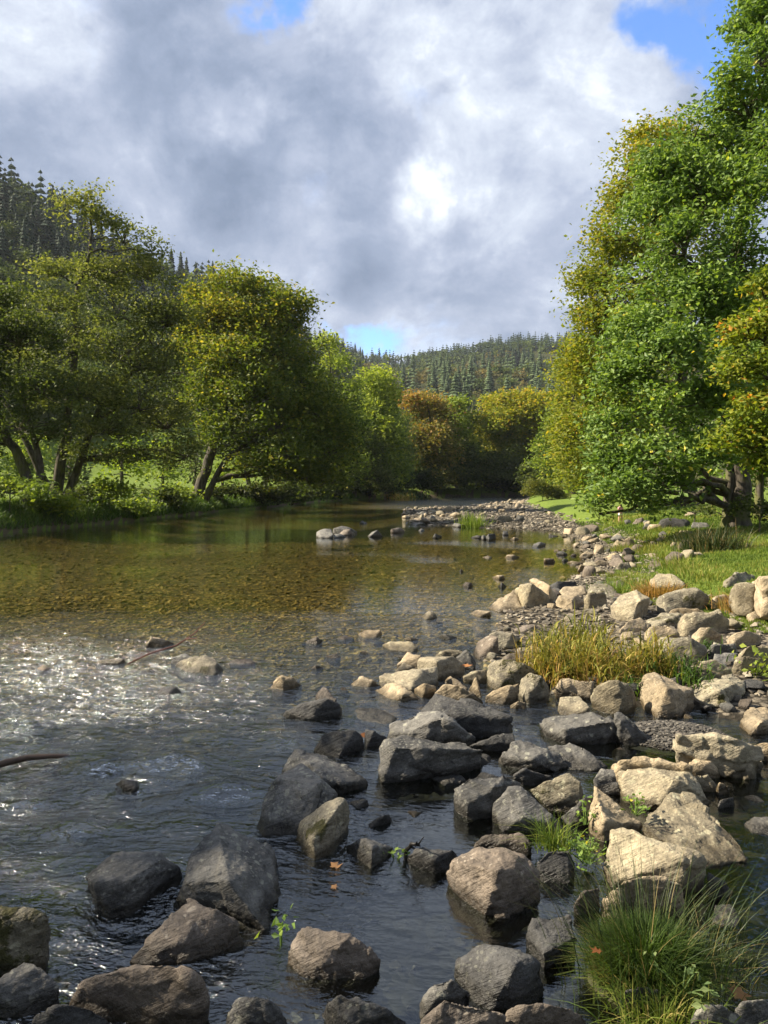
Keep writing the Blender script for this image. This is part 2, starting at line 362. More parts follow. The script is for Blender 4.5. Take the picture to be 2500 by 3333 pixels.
def soil_material():
    m, t, out = new_mat('meadow_and_bank')
    pos = t.n('ShaderNodeNewGeometry').outputs['Position']
    nz = t.noise(pos, 1.2, 6, 0.6); nf = t.noise(pos, 26.0, 5, 0.7); nm = t.noise(pos, 5.0, 4)
    g_ = t.mix(t.ramp(nf, .3, .7), (.055, .095, .014), (.17, .23, .035))
    g_ = t.mix(t.m('MULTIPLY', t.ramp(nm, .5, .7), 0.5), g_, (.20, .24, .05))
    so_ = t.mix(nf, (.05, .038, .022), (.15, .12, .075))
    nrm = t.n('ShaderNodeSeparateXYZ', ins={0: t.n('ShaderNodeNewGeometry').outputs['True Normal']}).outputs[2]
    ps = t.n('ShaderNodeSeparateXYZ', ins={0: pos})
    at = t.n('ShaderNodeAttribute', attribute_name='stony').outputs['Fac']
    f1 = t.ramp(nrm, 0.86, 0.70); f2 = t.ramp(t.m('ADD', at, t.m('MULTIPLY', t.m('SUBTRACT', nz, .5), .9)), 0.3, 0.6)
    f = t.m('MAXIMUM', f1, f2)
    vo = t.n('ShaderNodeTexVoronoi', ins={'Vector': pos, 'Scale': 14.0})
    peb = t.mix(t.n('ShaderNodeSeparateColor', ins={0: vo.outputs['Color']}).outputs[0], (.07, .062, .05), (.24, .205, .155))
    peb = t.mix(t.ramp(vo.outputs['Distance'], .35, .6), peb, (.03, .026, .02))
    so_ = t.mix(t.ramp(at, .4, .8), so_, peb)
    c = t.mix(f, g_, so_)
    b = t.n('ShaderNodeBump', ins={'Strength': 0.9, 'Distance': 0.04, 'Height': t.m('ADD', nf, t.m('MULTIPLY', t.m('SUBTRACT', 1.0, vo.outputs['Distance']), t.m('MULTIPLY', at, 0.8)))})
    p = t.n('ShaderNodeBsdfPrincipled', ins={'Base Color': c, 'Roughness': 0.9, 'Normal': b.outputs[0], 'Specular IOR Level': 0.15})
    t.l(p.outputs[0], out.inputs[0]); return m
def bed_material():
    m, t, out = new_mat('pebbly_riverbed')
    pos = t.n('ShaderNodeNewGeometry').outputs['Position']
    w = t.vm('ADD', pos, t.vm('MULTIPLY', t.n('ShaderNodeTexNoise', ins={'Vector': pos, 'Scale': 3.0}).outputs[1], (.2, .2, .2)))
    v1 = t.n('ShaderNodeTexVoronoi', ins={'Vector': w, 'Scale': 4.5}); v2 = t.n('ShaderNodeTexVoronoi', ins={'Vector': w, 'Scale': 15.0})
    h1 = t.n('ShaderNodeSeparateColor', ins={0: v1.outputs['Color']}); h2 = t.n('ShaderNodeSeparateColor', ins={0: v2.outputs['Color']})
    big = t.cr(h1.outputs[0], [(0, (.11, .08, .03)), (.4, (.27, .19, .07)), (.75, (.40, .30, .12)), (1, (.50, .40, .22))])
    sm = t.cr(h2.outputs[1], [(0, (.09, .07, .03)), (.5, (.24, .175, .07)), (1, (.46, .36, .18))])
    c = t.mix(t.ramp(t.noise(pos, .9, 4), .42, .6), sm, big)
    c = t.mix(t.ramp(v2.outputs['Distance'], .3, .6), c, (.02, .016, .008)); c = t.mix(t.ramp(v1.outputs['Distance'], .42, .66), c, (.03, .022, .01))
    c = t.mix(t.m('MULTIPLY', t.ramp(t.noise(pos, .35, 3), .5, .7), .5), c, (.06, .07, .015))
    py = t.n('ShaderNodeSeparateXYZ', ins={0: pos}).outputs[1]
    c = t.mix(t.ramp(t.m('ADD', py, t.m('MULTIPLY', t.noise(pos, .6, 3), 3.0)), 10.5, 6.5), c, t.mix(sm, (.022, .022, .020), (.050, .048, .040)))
    b = t.n('ShaderNodeBump', ins={'Strength': 1.0, 'Distance': 0.05, 'Height': t.m('SUBTRACT', 1.0, t.m('ADD', v1.outputs['Distance'], t.m('MULTIPLY', v2.outputs['Distance'], .4)))})
    p = t.n('ShaderNodeBsdfPrincipled', ins={'Base Color': c, 'Roughness': 0.7, 'Normal': b.outputs[0]})
    t.l(p.outputs[0], out.inputs[0]); return m
def forest_floor():
    m, t, out = new_mat('forest_floor')
    pos = t.n('ShaderNodeNewGeometry').outputs['Position']
    nz = t.noise(pos, 0.05, 6, 0.65); nf = t.noise(pos, 0.5, 4, 0.7)
    c = t.mix(t.ramp(nz, .35, .65), (.022, .034, .012), (.06, .065, .022)); c = t.mix(t.m('MULTIPLY', nf, .5), c, (.05, .04, .02))
    p = t.n('ShaderNodeBsdfPrincipled', ins={'Base Color': c, 'Roughness': 0.95, 'Specular IOR Level': 0.05})
    t.l(p.outputs[0], out.inputs[0]); return m
A, R = polar(0.3, 1450, [(0.3, 2.0, .12), (2.0, 40, .021), (40, 150, .026), (150, 1100, .035), (1100, 1400, .1)], 0.30, 42, 3.0)
TV, TF = polar_mesh(A, R, ground)
c0 = np.array([[0, 0, g1(0, 0)]])
fc = TV[TF].mean(1); fr = np.hypot(fc[:, 0], fc[:, 1]); fz = TV[TF][:, :, 2].max(1)
sel_h = fr > 150; sel_b = (~sel_h) & (fz < 0.035); sel_g = (~sel_h) & (~sel_b)
def sub(name, sel, mat, extra=None):
    F = TF[sel]; u, inv = np.unique(F, return_inverse=True)
    V = TV[u]; F = inv.reshape(F.shape)
    me = mesh_np(name, V, F, [mat])
    if extra is not None:
        at = me.attributes.new('stony', 'FLOAT', 'POINT'); at.data.foreach_set('value', extra(V).astype(np.float32))
    return link(me, name)
def stony(V):
    x, y = V[:, 0], V[:, 1]
    d = interp(y, XG) - x; l = x - interp(y, XL)
    return np.where(l > 1, np.clip((d + 0.3) / 0.8, 0, 1), 0.0)
tag(sub('ground', sel_g, soil_material(), stony), kind='structure')
tag(sub('riverbed', sel_b, bed_material()), kind='structure')
tag(sub('hills', sel_h, forest_floor()), kind='structure')

def ss(a, b, x):
    t = np.clip((x - a) / (b - a), 0, 1); return t * t * (3 - 2 * t)
def ripple(x, y):
    """how broken the river surface is, 0 calm .. 1 riffle"""
    xe = x + 0.0
    lim = 9.6 + 0.9 * fbm2(x, y, 2.2, 3, 77) - 0.10 * np.clip(x + 6, -3, 9)
    near = 1 - ss(lim - 2.2, lim + 3.2, y)
    near = near * (0.55 + 0.45 * (1 - ss(-3.2, -0.2, x)))
    near = near * (1 - 0.93 * ss(-0.75, 0.25, x - np.clip((3.6 - y), 0, 2) * -0.25) * (1 - ss(5.2, 7.2, y)))
    far = ss(56, 64, y) * ss(-6, 3, x - (y - 60) * 0.05)
    mid = 0.014 + 0.02 * ss(16, 8, y) + 0.05 * ss(.05, .40, fbm2(x, y, 4.0, 2, 3))
    return np.clip(np.maximum(np.maximum(near, far * 0.9), mid), 0, 1)
A2, R2 = polar(1.3, 150, [(1.3, 14, .0095), (14, 45, .022), (45, 150, .04)], 0.26, 38, 4.0)
def wz(x, y):
    rp = ripple(x, y); r = np.hypot(x, y)
    wx = x * 0.8 + y * 0.25; wy = y - 0.15 * x
    q = np.stack([wx * 0.55, wy, x * 0], 1)
    a = fbm(q / 0.55, 3, 31) * 0.075 + fbm(q / 0.20 + 5, 2, 33) * 0.030 + fbm(q / 1.6 + 9, 2, 35) * 0.026
    ridge = 0.018 * (1 - np.abs(fbm(q / 0.38 + 3, 2, 39)) * 2.5)
    fade = np.clip(16.0 / np.maximum(r, 1), 0, 1)
    z = (a + ridge * 0.5) * rp ** 1.3 * np.where(r < 40, fade, fade * 0.6)
    for (hx, hy, s, h) in HUMPS: z = z + h * np.exp(-(((x - hx) / s) ** 2 + ((y - hy) / (s * .55)) ** 2)) - h * 0.7 * np.exp(-(((x - hx) / s) ** 2 + ((y - hy + s * .9) / (s * .4)) ** 2))
    return z - 0.0
HUMPS = []
for (u, v, s, h) in [(980 * .7535, 1900 + 885 * .7535, .22, .05), (460 * .7535, 1900 + 800 * .7535, .16, .035), (250 * .7535, 1900 + 750 * .7535, .45, .04), (740 * .7535, 1900 + 780 * .7535, .18, .04), (570 * .7535, 1900 + 870 * .7535, .16, .03), (820 * .7535, 1900 + 785 * .7535, .14, .03), (60 * .7535, 1900 + 700 * .7535, .3, .04), (240, 2700, .2, .035)]:
    p = PZ(u, v, 0); HUMPS.append((p.x, p.y, s, h))
WV, WF = polar_mesh(A2, R2, wz)
def water_material():
    m, t, out = new_mat('river_water')
    pos = t.n('ShaderNodeNewGeometry').outputs['Position']
    rp = t.n('ShaderNodeAttribute', attribute_name='ripple').outputs['Fac']
    w = t.vm('MULTIPLY', t.n('ShaderNodeVectorRotate', rotation_type='Z_AXIS', ins={'Vector': pos, 'Angle': 0.2}).outputs[0], (0.5, 1.0, 1.0))
    a = t.noise(w, 9.0, 3, 0.6, 0.4); b_ = t.noise(w, 26.0, 3, 0.6, 0.3); c = t.noise(w, 3.0, 2, 0.5, 0.3)
    h = t.m('ADD', t.m('ADD', t.m('MULTIPLY', a, 1.0), t.m('MULTIPLY', b_, 0.42)), t.m('MULTIPLY', c, 0.9))
    st = t.m('ADD', 0.012, t.m('MULTIPLY', rp, 2.8))
    bn = t.n('ShaderNodeBump', ins={'Strength': 1.0, 'Distance': 0.05, 'Height': t.m('MULTIPLY', h, st)})
    geo = t.n('ShaderNodeNewGeometry')
    cs = t.m('ABSOLUTE', t.vm('DOT_PRODUCT', bn.outputs[0], geo.outputs['Incoming']))      # the same from above and from below
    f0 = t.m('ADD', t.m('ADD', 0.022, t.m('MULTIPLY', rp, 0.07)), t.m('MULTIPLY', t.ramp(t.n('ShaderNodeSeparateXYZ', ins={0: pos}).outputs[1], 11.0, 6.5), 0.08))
    fr_ = t.m('ADD', f0, t.m('MULTIPLY', t.m('SUBTRACT', 1.0, f0), t.m('POWER', t.m('SUBTRACT', 1.0, cs, clamp=True), 5.0)))
    gl = t.n('ShaderNodeBsdfGlossy', ins={'Color': (.90, .95, 1, 1), 'Roughness': t.m('ADD', 0.02, t.m('MULTIPLY', rp, 0.10)), 'Normal': bn.outputs[0]})
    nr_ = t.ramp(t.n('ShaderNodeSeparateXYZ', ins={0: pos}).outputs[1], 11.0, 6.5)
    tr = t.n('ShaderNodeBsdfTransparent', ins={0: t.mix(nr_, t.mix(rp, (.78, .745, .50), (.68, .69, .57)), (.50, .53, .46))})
    body = t.n('ShaderNodeBsdfDiffuse', ins={0: t.mix(rp, (.22, .185, .065), (.13, .17, .22))})
    low = t.n('ShaderNodeMixShader', ins={0: t.m('MULTIPLY', rp, 0.03), 1: tr.outputs[0], 2: body.outputs[0]})
    mxs = t.n('ShaderNodeMixShader', ins={0: t.m('MULTIPLY', fr_, 1.0, clamp=True), 1: low.outputs[0], 2: gl.outputs[0]})
    t.l(mxs.outputs[0], out.inputs[0]); return m
wc = WV[WF].mean(1)
keep = (wc[:, 1] < 132) & (wc[:, 1] > -30) & (np.abs(wc[:, 0]) < 60)
keep &= ground(wc[:, 0], wc[:, 1]) < 0.35
WF = WF[keep]; uq, inv = np.unique(WF, return_inverse=True); WV = WV[uq]; WF = inv.reshape(WF.shape)
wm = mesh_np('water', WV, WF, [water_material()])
at = wm.attributes.new('ripple', 'FLOAT', 'POINT'); at.data.foreach_set('value', ripple(WV[:, 0], WV[:, 1]).astype(np.float32))
tag(link(wm, 'water'), kind='structure')

# ------------------------------------------------------------------ trees
BARK = bark_mat('bark', (.035, .030, .024), (.11, .095, .075), .6)
BARKP = bark_mat('pale_bark', (.12, .105, .08), (.28, .25, .19), .5)
def LB(k, name, stops, *a): return leaf_mat(name, [(p_, (min(.6, c_[0] * k * 1.28), min(.6, c_[1] * k * 1.20), c_[2] * k)) for p_, c_ in stops], *a)
LM = {
 'alder': LB(1.2, 'alder_leaves', [(0, (.022, .036, .012)), (.45, (.042, .064, .020)), (.8, (.075, .100, .032)), (1, (.13, .15, .05))]),
 'alderp': LB(1.5, 'pale_alder_leaves', [(0, (.030, .045, .016)), (.5, (.065, .085, .030)), (1, (.15, .165, .065))]),
 'syc': LB(1.75, 'sycamore_leaves', [(0, (.026, .044, .010)), (.4, (.052, .078, .014)), (.72, (.100, .112, .020)), (1, (.18, .155, .028))]),
 'oak': LB(2.05, 'oak_leaves', [(0, (.025, .050, .015)), (.45, (.056, .096, .026)), (.82, (.098, .145, .037)), (.96, (.16, .19, .04)), (1, (.32, .20, .03))], .40, .55, .35),
 'yel': LB(1.5, 'yellowing_leaves', [(0, (.045, .070, .012)), (.4, (.095, .125, .020)), (.78, (.16, .165, .024)), (1, (.26, .19, .03))]),
 'lime': LB(1.9, 'light_green_leaves', [(0, (.036, .062, .014)), (.5, (.080, .115, .024)), (1, (.16, .19, .04))]),
 'will': LB(1.7, 'willow_leaves', [(0, (.030, .056, .026)), (.5, (.062, .098, .044)), (1, (.12, .155, .075))]),
 'rust': LB(1.2, 'rusty_leaves', [(0, (.045, .056, .014)), (.45, (.095, .105, .028)), (.75, (.15, .13, .04)), (1, (.24, .15, .06))]),
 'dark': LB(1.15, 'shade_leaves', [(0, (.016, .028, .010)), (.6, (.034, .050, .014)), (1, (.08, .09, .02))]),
 'bright': LB(1.25, 'bright_bush_leaves', [(0, (.06, .10, .014)), (.5, (.13, .19, .024)), (1, (.24, .28, .04))]),
 'mix': LB(1.25, 'turning_leaves', [(0, (.05, .085, .014)), (.5, (.12, .165, .024)), (.78, (.20, .21, .03)), (.92, (.32, .20, .035)), (1, (.42, .16, .05))]),
 'gorse': LB(1.4, 'gorse_leaves', [(0, (.035, .050, .014)), (.6, (.085, .10, .025)), (1, (.19, .17, .05))]),
}
def leaves(rng, centers, spread, per, size, tbias, aspect=0.55, flat=0.6, hang=0.0):
    """rhombus leaves in clumps; returns V,F,tint"""
    nC = len(centers); N = nC * per
    ci = np.repeat(np.arange(nC), per)
    d = rng.normal(0, 1, (N, 3)) * spread; d[:, 2] *= flat
    if hang: d[:, 2] -= np.abs(rng.normal(0, 1, N)) * hang
    P = centers[ci] + d
    ax = rng.normal(0, 1, (N, 3)); ax[:, 2] = ax[:, 2] * 0.45 - 0.25
    if hang: ax[:, 2] -= 1.5
    ax /= np.linalg.norm(ax, axis=1)[:, None]
    nr = rng.normal(0, 0.75, (N, 3)); nr[:, 2] += 0.55
    sd = np.cross(ax, nr); sd /= (np.linalg.norm(sd, axis=1)[:, None] + 1e-9); up = np.cross(sd, ax)
    L = size * rng.uniform(0.65, 1.3, N)[:, None]
    a = P - ax * L * .5; b = P + ax * L * .5
    c = P + sd * L * aspect * .5 + up * L * .10 + ax * L * .06; e = P - sd * L * aspect * .5 + up * L * .10 + ax * L * .06
    V = np.stack([a, c, b, e], 1).reshape(-1, 3)
    F = np.arange(N * 4).reshape(-1, 4)
    ct = rng.normal(0, 1, nC)
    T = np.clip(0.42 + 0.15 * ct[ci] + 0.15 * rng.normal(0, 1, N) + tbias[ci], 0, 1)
    return V, F, T
NLEAF = [0]
def lobes_to_clusters(rng, lobes, dens, seed, gap=0.04):
    C = []; Bs = []; O = []
    for (c, r, tb) in lobes:
        area = 4 * math.pi * ((r[0] * r[2] + r[0] * r[1] + r[1] * r[2]) / 3)
        k = max(4, int(area * dens))
        d = rng.normal(0, 1, (k, 3)); d /= np.linalg.norm(d, axis=1)[:, None]
        d[:, 2] = np.where(d[:, 2] < -0.55, -d[:, 2] * 0.8, d[:, 2])
        rr = rng.uniform(0.30, 1.06, k) ** 0.6; out_ = rng.random(k) < .10; rr = np.where(out_, rng.uniform(1.05, 1.38, k), rr)
        p = np.array(c) + d * rr[:, None] * np.array(r)
        nz = fbm(p / (0.22 * float(np.mean(r)) + .60) + seed, 2, seed)
        keep = nz > gap
        p = p[keep]
        C.append(p); Bs.append(np.full(len(p), tb)); O.append(np.tile(np.array(c), (len(p), 1)))
    return np.concatenate(C), np.concatenate(Bs), np.concatenate(O)
def make_tree(name, label, cat, y, stems, lobes_px, leaf, size, dens, per, spread, bark=None, group=None, seed=1, kind_px=True,
              hang=0.0, twigs=0.35, depth=0.85, tb_top=0.0, world=False, gap=0.04, flat=0.6, aspect=0.55, limb_r=0.09):
    """stems: px paths [(U,V,r,dy)...]; lobes_px: (U,V,rU,rV,dy,tb) in the 1659-wide view at distance y"""
    rng = np.random.default_rng(seed); size *= 1.18; dens *= 2.3; per = int(per * 1.5); spread *= .80; spread *= rng.uniform(1.0, 1.15)
    if not world and stems:
        for _ in range(60):      # step the tree back until its foot stands on dry ground
            q = PY(stems[0][0][0] * 1.50693, stems[0][0][1] * 1.50693, y)
            if g1(q.x, q.y) > 0.25: break
            y += 0.8
    def W_(U, V, dy=0.0): return np.array(PY(U * 1.50693, V * 1.50693, y + dy))
    if world:
        def W_(a, b, dy=0.0): return np.array((world[0] + a, y + dy, b))
    L = []
    for q in lobes_px:
        U, V, ru, rv, dy = q[:5]; tb = q[5] if len(q) > 5 else 0.0
        c = W_(U, V, dy); kk = 1.0 if world else (y + dy) / 1597.0
        L.append((c, (ru * kk, max(ru, rv) * kk * depth, rv * kk), tb))
    S = []
    for st in stems:
        pts = np.array([W_(q[0], q[1], q[3] if len(q) > 3 else 0.0) for q in st]); rr = np.array([q[2] for q in st])
        if world or st[0][1] > 1035: pts[0, 2] = g1(pts[0, 0], pts[0, 1]) - 0.15
        # smooth the path
        t = np.linspace(0, len(pts) - 1, 3 * len(pts)); ti = np.arange(len(pts))
        P = np.stack([np.interp(t, ti, pts[:, a]) for a in range(3)], 1)
        P[1:-1] = (P[:-2] + P[1:-1] * 2 + P[2:]) / 4
        P[1:-1, :2] += rng.normal(0, 0.03, (len(P) - 2, 2)) * rr[0] * 4
        S.append((P, np.interp(t, ti, rr)))
    org = S[0][0][0].copy() if S else np.array([np.mean([l[0][0] for l in L]), y, 0]); org[2] = g1(org[0], org[1])
    root = empty(name, tuple(org)); tag(root, label, cat, group)
    wood = Bag()
    for P, Rr in S:
        Rr = Rr.copy()
        if P[0, 2] < g1(P[0, 0], P[0, 1]): Rr[0] *= 1.5; Rr[1] *= 1.15
        tube(wood, P - org, Rr, 9)
    C, TB, O = lobes_to_clusters(rng, L, dens, seed, gap)
    if S:
        allP = np.concatenate([p[2:] for p, _ in S]); allR = np.concatenate([r for _, r in [(0, x[1][2:]) for x in S]])
        for (c, r, tb) in L:
            d = np.linalg.norm(allP - c, axis=1) + np.clip(allP[:, 2] - (c[2] - 0.1 * r[2]), 0, 99) * 2.0
            j = int(np.argmin(d)); a = allP[j]
            dist = np.linalg.norm(c - a)
            midp = (a + c) / 2 + np.array([rng.normal(0, .1), rng.normal(0, .1), 0.16]) * dist
            path = bez(a, midp, c, 8); path[1:-1] += rng.normal(0, 0.025, (6, 3)) * dist
            r0 = min(allR[j] * 0.75, 0.02 + limb_r * math.sqrt(dist) * 0.6)
            tube(wood, path - org, np.linspace(r0, r0 * 0.35, 8), 6)
    sel = rng.random(len(C)) < twigs
    for c, o in zip(C[sel], O[sel]):
        st_ = o + (c - o) * 0.05 - np.array([0, 0, 0.15])
        mid = (st_ + c) / 2 + rng.normal(0, .12, 3) * np.linalg.norm(c - st_)
        dl = np.linalg.norm(c - st_)
        tube(wood, bez(st_, mid, c, 4) - org, [0.012 + .014 * dl, 0.010 + .009 * dl, .008 + .005 * dl, 0.006], 3)
    if S and not world:
        for P, _ in S:
            for q_ in P:
                if q_[2] < .3 and g1(q_[0], q_[1]) < 0: print('WET STEM', name, label[:40], q_)
    if wood.n:
        link(wood.mesh('trunk', [bark or BARK]), 'trunk', root)
    if tb_top:
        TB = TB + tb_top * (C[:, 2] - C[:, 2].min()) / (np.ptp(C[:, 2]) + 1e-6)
    NLEAF[0] += len(C) * per
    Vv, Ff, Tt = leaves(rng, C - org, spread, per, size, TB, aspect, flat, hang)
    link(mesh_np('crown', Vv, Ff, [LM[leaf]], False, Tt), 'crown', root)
    return root
def auto(rng_seed, u0, u1, vt, vb, n_, dy=3.0, top_w=0.45, tb=0.0):
    """lobes filling a rounded crown outline"""
    r = random.Random(rng_seed); out = []; cu = (u0 + u1) / 2; hw = (u1 - u0) / 2
    for i in range(n_):
        f = (i + .5) / n_; v = vt + (vb - vt) * (0.08 + 0.88 * f)
        w = hw * (top_w + (1 - top_w) * math.sin(min(1, f * 1.5) * math.pi / 2))
        for s in ((-1, 1) if i % 2 else (-.5, .55, .05)):
            ru = w * r.uniform(.42, .6); rv = min((vb - vt) / n_ * 1.25, ru * 1.1) * r.uniform(.85, 1.25)
            out.append((cu + s * (w - ru * .9) * r.uniform(.85, 1.1), v + r.uniform(-.2, .2) * rv, ru, rv, r.uniform(-dy, dy), tb + r.uniform(-.08, .08)))
    return out
print('land ok', len(TF), len(WF))
SHT = [(-20.6, 3.0, 1, 0), (-20.8, -2.6, 1.0, 2.1), (-21.5, -9.5, 1.0, 4.0), (-28, 0, 1.1, 1.0), (-29, -12, 1.2, 5.2)]
# --- left bank
make_tree('alder_tree', 'tall dark alder with a pale bare central stem, its top above the left skyline', 'tree', 38,
  [[(122, 1080, .30), (132, 1000, .26), (148, 890, .20), (165, 740, .15), (160, 640, .11), (192, 560, .08), (200, 480, .05), (188, 430, .02)],
   [(140, 1078, .22), (178, 980, .18), (215, 880, .14), (300, 790, .09), (350, 740, .05)],
   [(118, 1080, .20), (60, 960, .15), (20, 880, .11), (-40, 800, .07)]],
  [(195, 478, 46, 36, 0, .2), (268, 520, 50, 44, 1, .15), (120, 590, 60, 24, -1, .2), (225, 600, 70, 46, 1, .1), (322, 600, 55, 52, 1, .05), (110, 665, 66, 34, 0), (260, 680, 100, 60, -1), (355, 700, 60, 60, 0),
   (130, 740, 90, 55, -1), (260, 770, 100, 60, -2), (350, 800, 70, 60, 0), (170, 850, 120, 55, -2), (60, 800, 80, 55, 0), (300, 880, 80, 60, -1), (360, 920, 60, 50, 1), (230, 930, 80, 40, -2), (330, 985, 60, 30, 1), (215, 985, 60, 24, 0), (400, 985, 46, 40, 2), (196, 425, 32, 22, 0, .25), (150, 445, 34, 22, 0, .2), (330, 545, 40, 34, 1, .1)],
  'alderp', .15, 2.2, 24, .40, seed=3, twigs=.5)
make_tree('alder_tree', 'low dark alder with leaning twin trunks at the far left edge of the picture', 'tree', 34,
  [[(70, 1085, .28), (50, 1000, .24), (5, 930, .18), (-30, 860, .12), (-60, 780, .07)], [(80, 1085, .2), (90, 1000, .16), (60, 900, .1), (40, 800, .06)]],
  [(0, 650, 50, 40, 0, .1), (-80, 700, 90, 70, 0), (40, 740, 80, 60, -1), (-20, 830, 100, 60, -1), (90, 840, 60, 50, -2), (-90, 880, 90, 70, 0), (40, 920, 80, 42, -1), (-60, 960, 70, 42, 0), (-10, 700, 60, 50, 1), (110, 930, 50, 34, -1)],
  'alder', .14, 2.8, 26, .36, seed=5, twigs=.5)
make_tree('sycamore_tree', 'broad sycamore with golden top leaning over the river from the left bank', 'tree', 53,
  [[(425, 1078, .42), (440, 1030, .38), (462, 960, .32), (490, 880, .26), (505, 800, .20), (510, 720, .12), (515, 640, .06)],
   [(440, 1070, .22), (480, 1000, .2), (540, 950, .16), (610, 900, .1)],
   [(500, 840, .16), (560, 790, .12), (610, 730, .07), (640, 680, .04)]],
  [(500, 607, 45, 24, 0, .16), (560, 625, 62, 28, 0, .12), (445, 650, 46, 34, 0, .2), (620, 655, 48, 26, -1, .12), (480, 690, 65, 40, -1, .22), (565, 700, 75, 40, 0, .14), (640, 705, 40, 30, 0, .05), (430, 750, 50, 60, 0, .15), (520, 775, 85, 45, -2, .12), (610, 770, 70, 45, 0, .05),
   (460, 850, 60, 50, -1, 0), (560, 850, 90, 50, -2, 0), (650, 830, 60, 50, 0, -.05), (490, 930, 70, 40, -2, -.1), (600, 920, 90, 48, -2, -.05), (690, 900, 60, 50, 0, -.05), (620, 985, 90, 38, -2, -.1), (710, 980, 60, 50, 0, -.1), (650, 1030, 80, 26, -1, -.12), (560, 1010, 60, 26, -1, -.1), (700, 1040, 60, 22, 0, -.1), (740, 940, 40, 40, 1, -.05), (650, 665, 28, 18, -1, 0), (410, 690, 30, 35, 1, .1)],
  'syc', .24, 1.25, 24, .62, seed=7, twigs=.5, gap=-.02, depth=1.0)
make_tree('sycamore_tree', 'dark sycamore limb mass drooping low over the left bank, behind the golden topped tree', 'tree', 64,
  [[(560, 1068, .25), (590, 1000, .2), (620, 930, .12)], [(545, 1068, .2), (520, 980, .14), (480, 900, .08)]],
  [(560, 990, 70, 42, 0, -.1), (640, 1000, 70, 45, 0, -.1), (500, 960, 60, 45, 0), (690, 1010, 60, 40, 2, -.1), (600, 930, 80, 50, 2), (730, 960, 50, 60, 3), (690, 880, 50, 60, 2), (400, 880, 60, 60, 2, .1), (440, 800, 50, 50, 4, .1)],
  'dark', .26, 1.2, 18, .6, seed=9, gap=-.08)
make_tree('ash_tree', 'pale green ash tree rising just right of the dark sycamore crown', 'tree', 72,
  [[(722, 1060, .25), (722, 960, .2), (716, 850, .14), (712, 760, .06)]], auto(11, 668, 790, 738, 1040, 6, 2) + [(700, 750, 30, 26, 0, .15)], 'lime', .32, .8, 20, .75, seed=11, tb_top=.12)
make_tree('riverside_tree', 'yellow green rounded tree behind the ash on the left bank', 'tree', 92,
  [[(795, 1060, .28), (800, 950, .2), (800, 840, .1)]], auto(13, 735, 880, 782, 1050, 6, 3, .5, .05), 'lime', .38, .65, 20, .9, seed=13, tb_top=.2)
make_tree('willow_tree', 'weeping blue green willow overhanging the water on the left bank bend', 'tree', 82,
  [[(835, 1068, .3), (838, 980, .22), (830, 900, .12)]], auto(15, 745, 905, 868, 1060, 6, 3, .5), 'will', .34, .75, 22, .7, seed=15, hang=.9, flat=1.2, aspect=.35)
make_tree('riverside_tree', 'grey green tree leaning to the water below the ash tree', 'tree', 70,
  [[(765, 1065, .22), (770, 1000, .16), (760, 930, .1)]], auto(16, 700, 845, 920, 1060, 4, 2, .5), 'alderp', .30, .85, 20, .7, seed=16)
make_tree('beech_tree', 'rusty orange topped tree at the far bend of the river', 'tree', 112,
  [[(935, 1068, .3), (935, 960, .22), (925, 880, .1)]], auto(17, 868, 990, 848, 1065, 6, 3, .5, .0) + [(900, 872, 34, 26, 0, .25), (940, 880, 34, 26, 0, .2)], 'rust', .40, .62, 20, .85, seed=17, tb_top=.18, depth=.8)
make_tree('riverside_tree', 'slim pale green tree behind the bare dead tree', 'tree', 116,
  [[(985, 1062, .2), (985, 950, .15), (980, 860, .06)]], auto(19, 945, 1040, 848, 1050, 6, 2, .5), 'lime', .42, .6, 16, .9, seed=19, tb_top=.1)
make_tree('maple_tree', 'wide golden yellow tree facing the camera where the river bends away', 'tree', 120,
  [[(1110, 1066, .4), (1105, 960, .3), (1120, 900, .16)], [(1105, 1000, .2), (1060, 930, .14), (1040, 900, .08)], [(1110, 1000, .2), (1170, 930, .14), (1200, 890, .08)]],
  auto(21, 1005, 1225, 862, 1062, 7, 4, .55, .05) + [(1090, 880, 50, 26, 0, .2), (1150, 872, 50, 26, 0, .25)], 'yel', .42, .72, 22, .85, seed=21, tb_top=.15)
make_tree('riverside_tree', 'yellow tinged tall tree just left of the big leafy wall on the right bank', 'tree', 82,
  [[(1240, 1068, .3), (1235, 950, .22), (1240, 800, .12)]], auto(23, 1185, 1330, 712, 1062, 8, 3, .45, 0), 'yel', .34, .75, 22, .8, seed=23, tb_top=-.05)
make_tree('riverside_tree', 'green tree partly seen between the golden tree and the right bank trees', 'tree', 96,
  [[(1215, 1062, .2), (1215, 950, .14)]], auto(24, 1160, 1290, 840, 1060, 5, 3, .5, -.1), 'lime', .40, .62, 18, .8, seed=24)
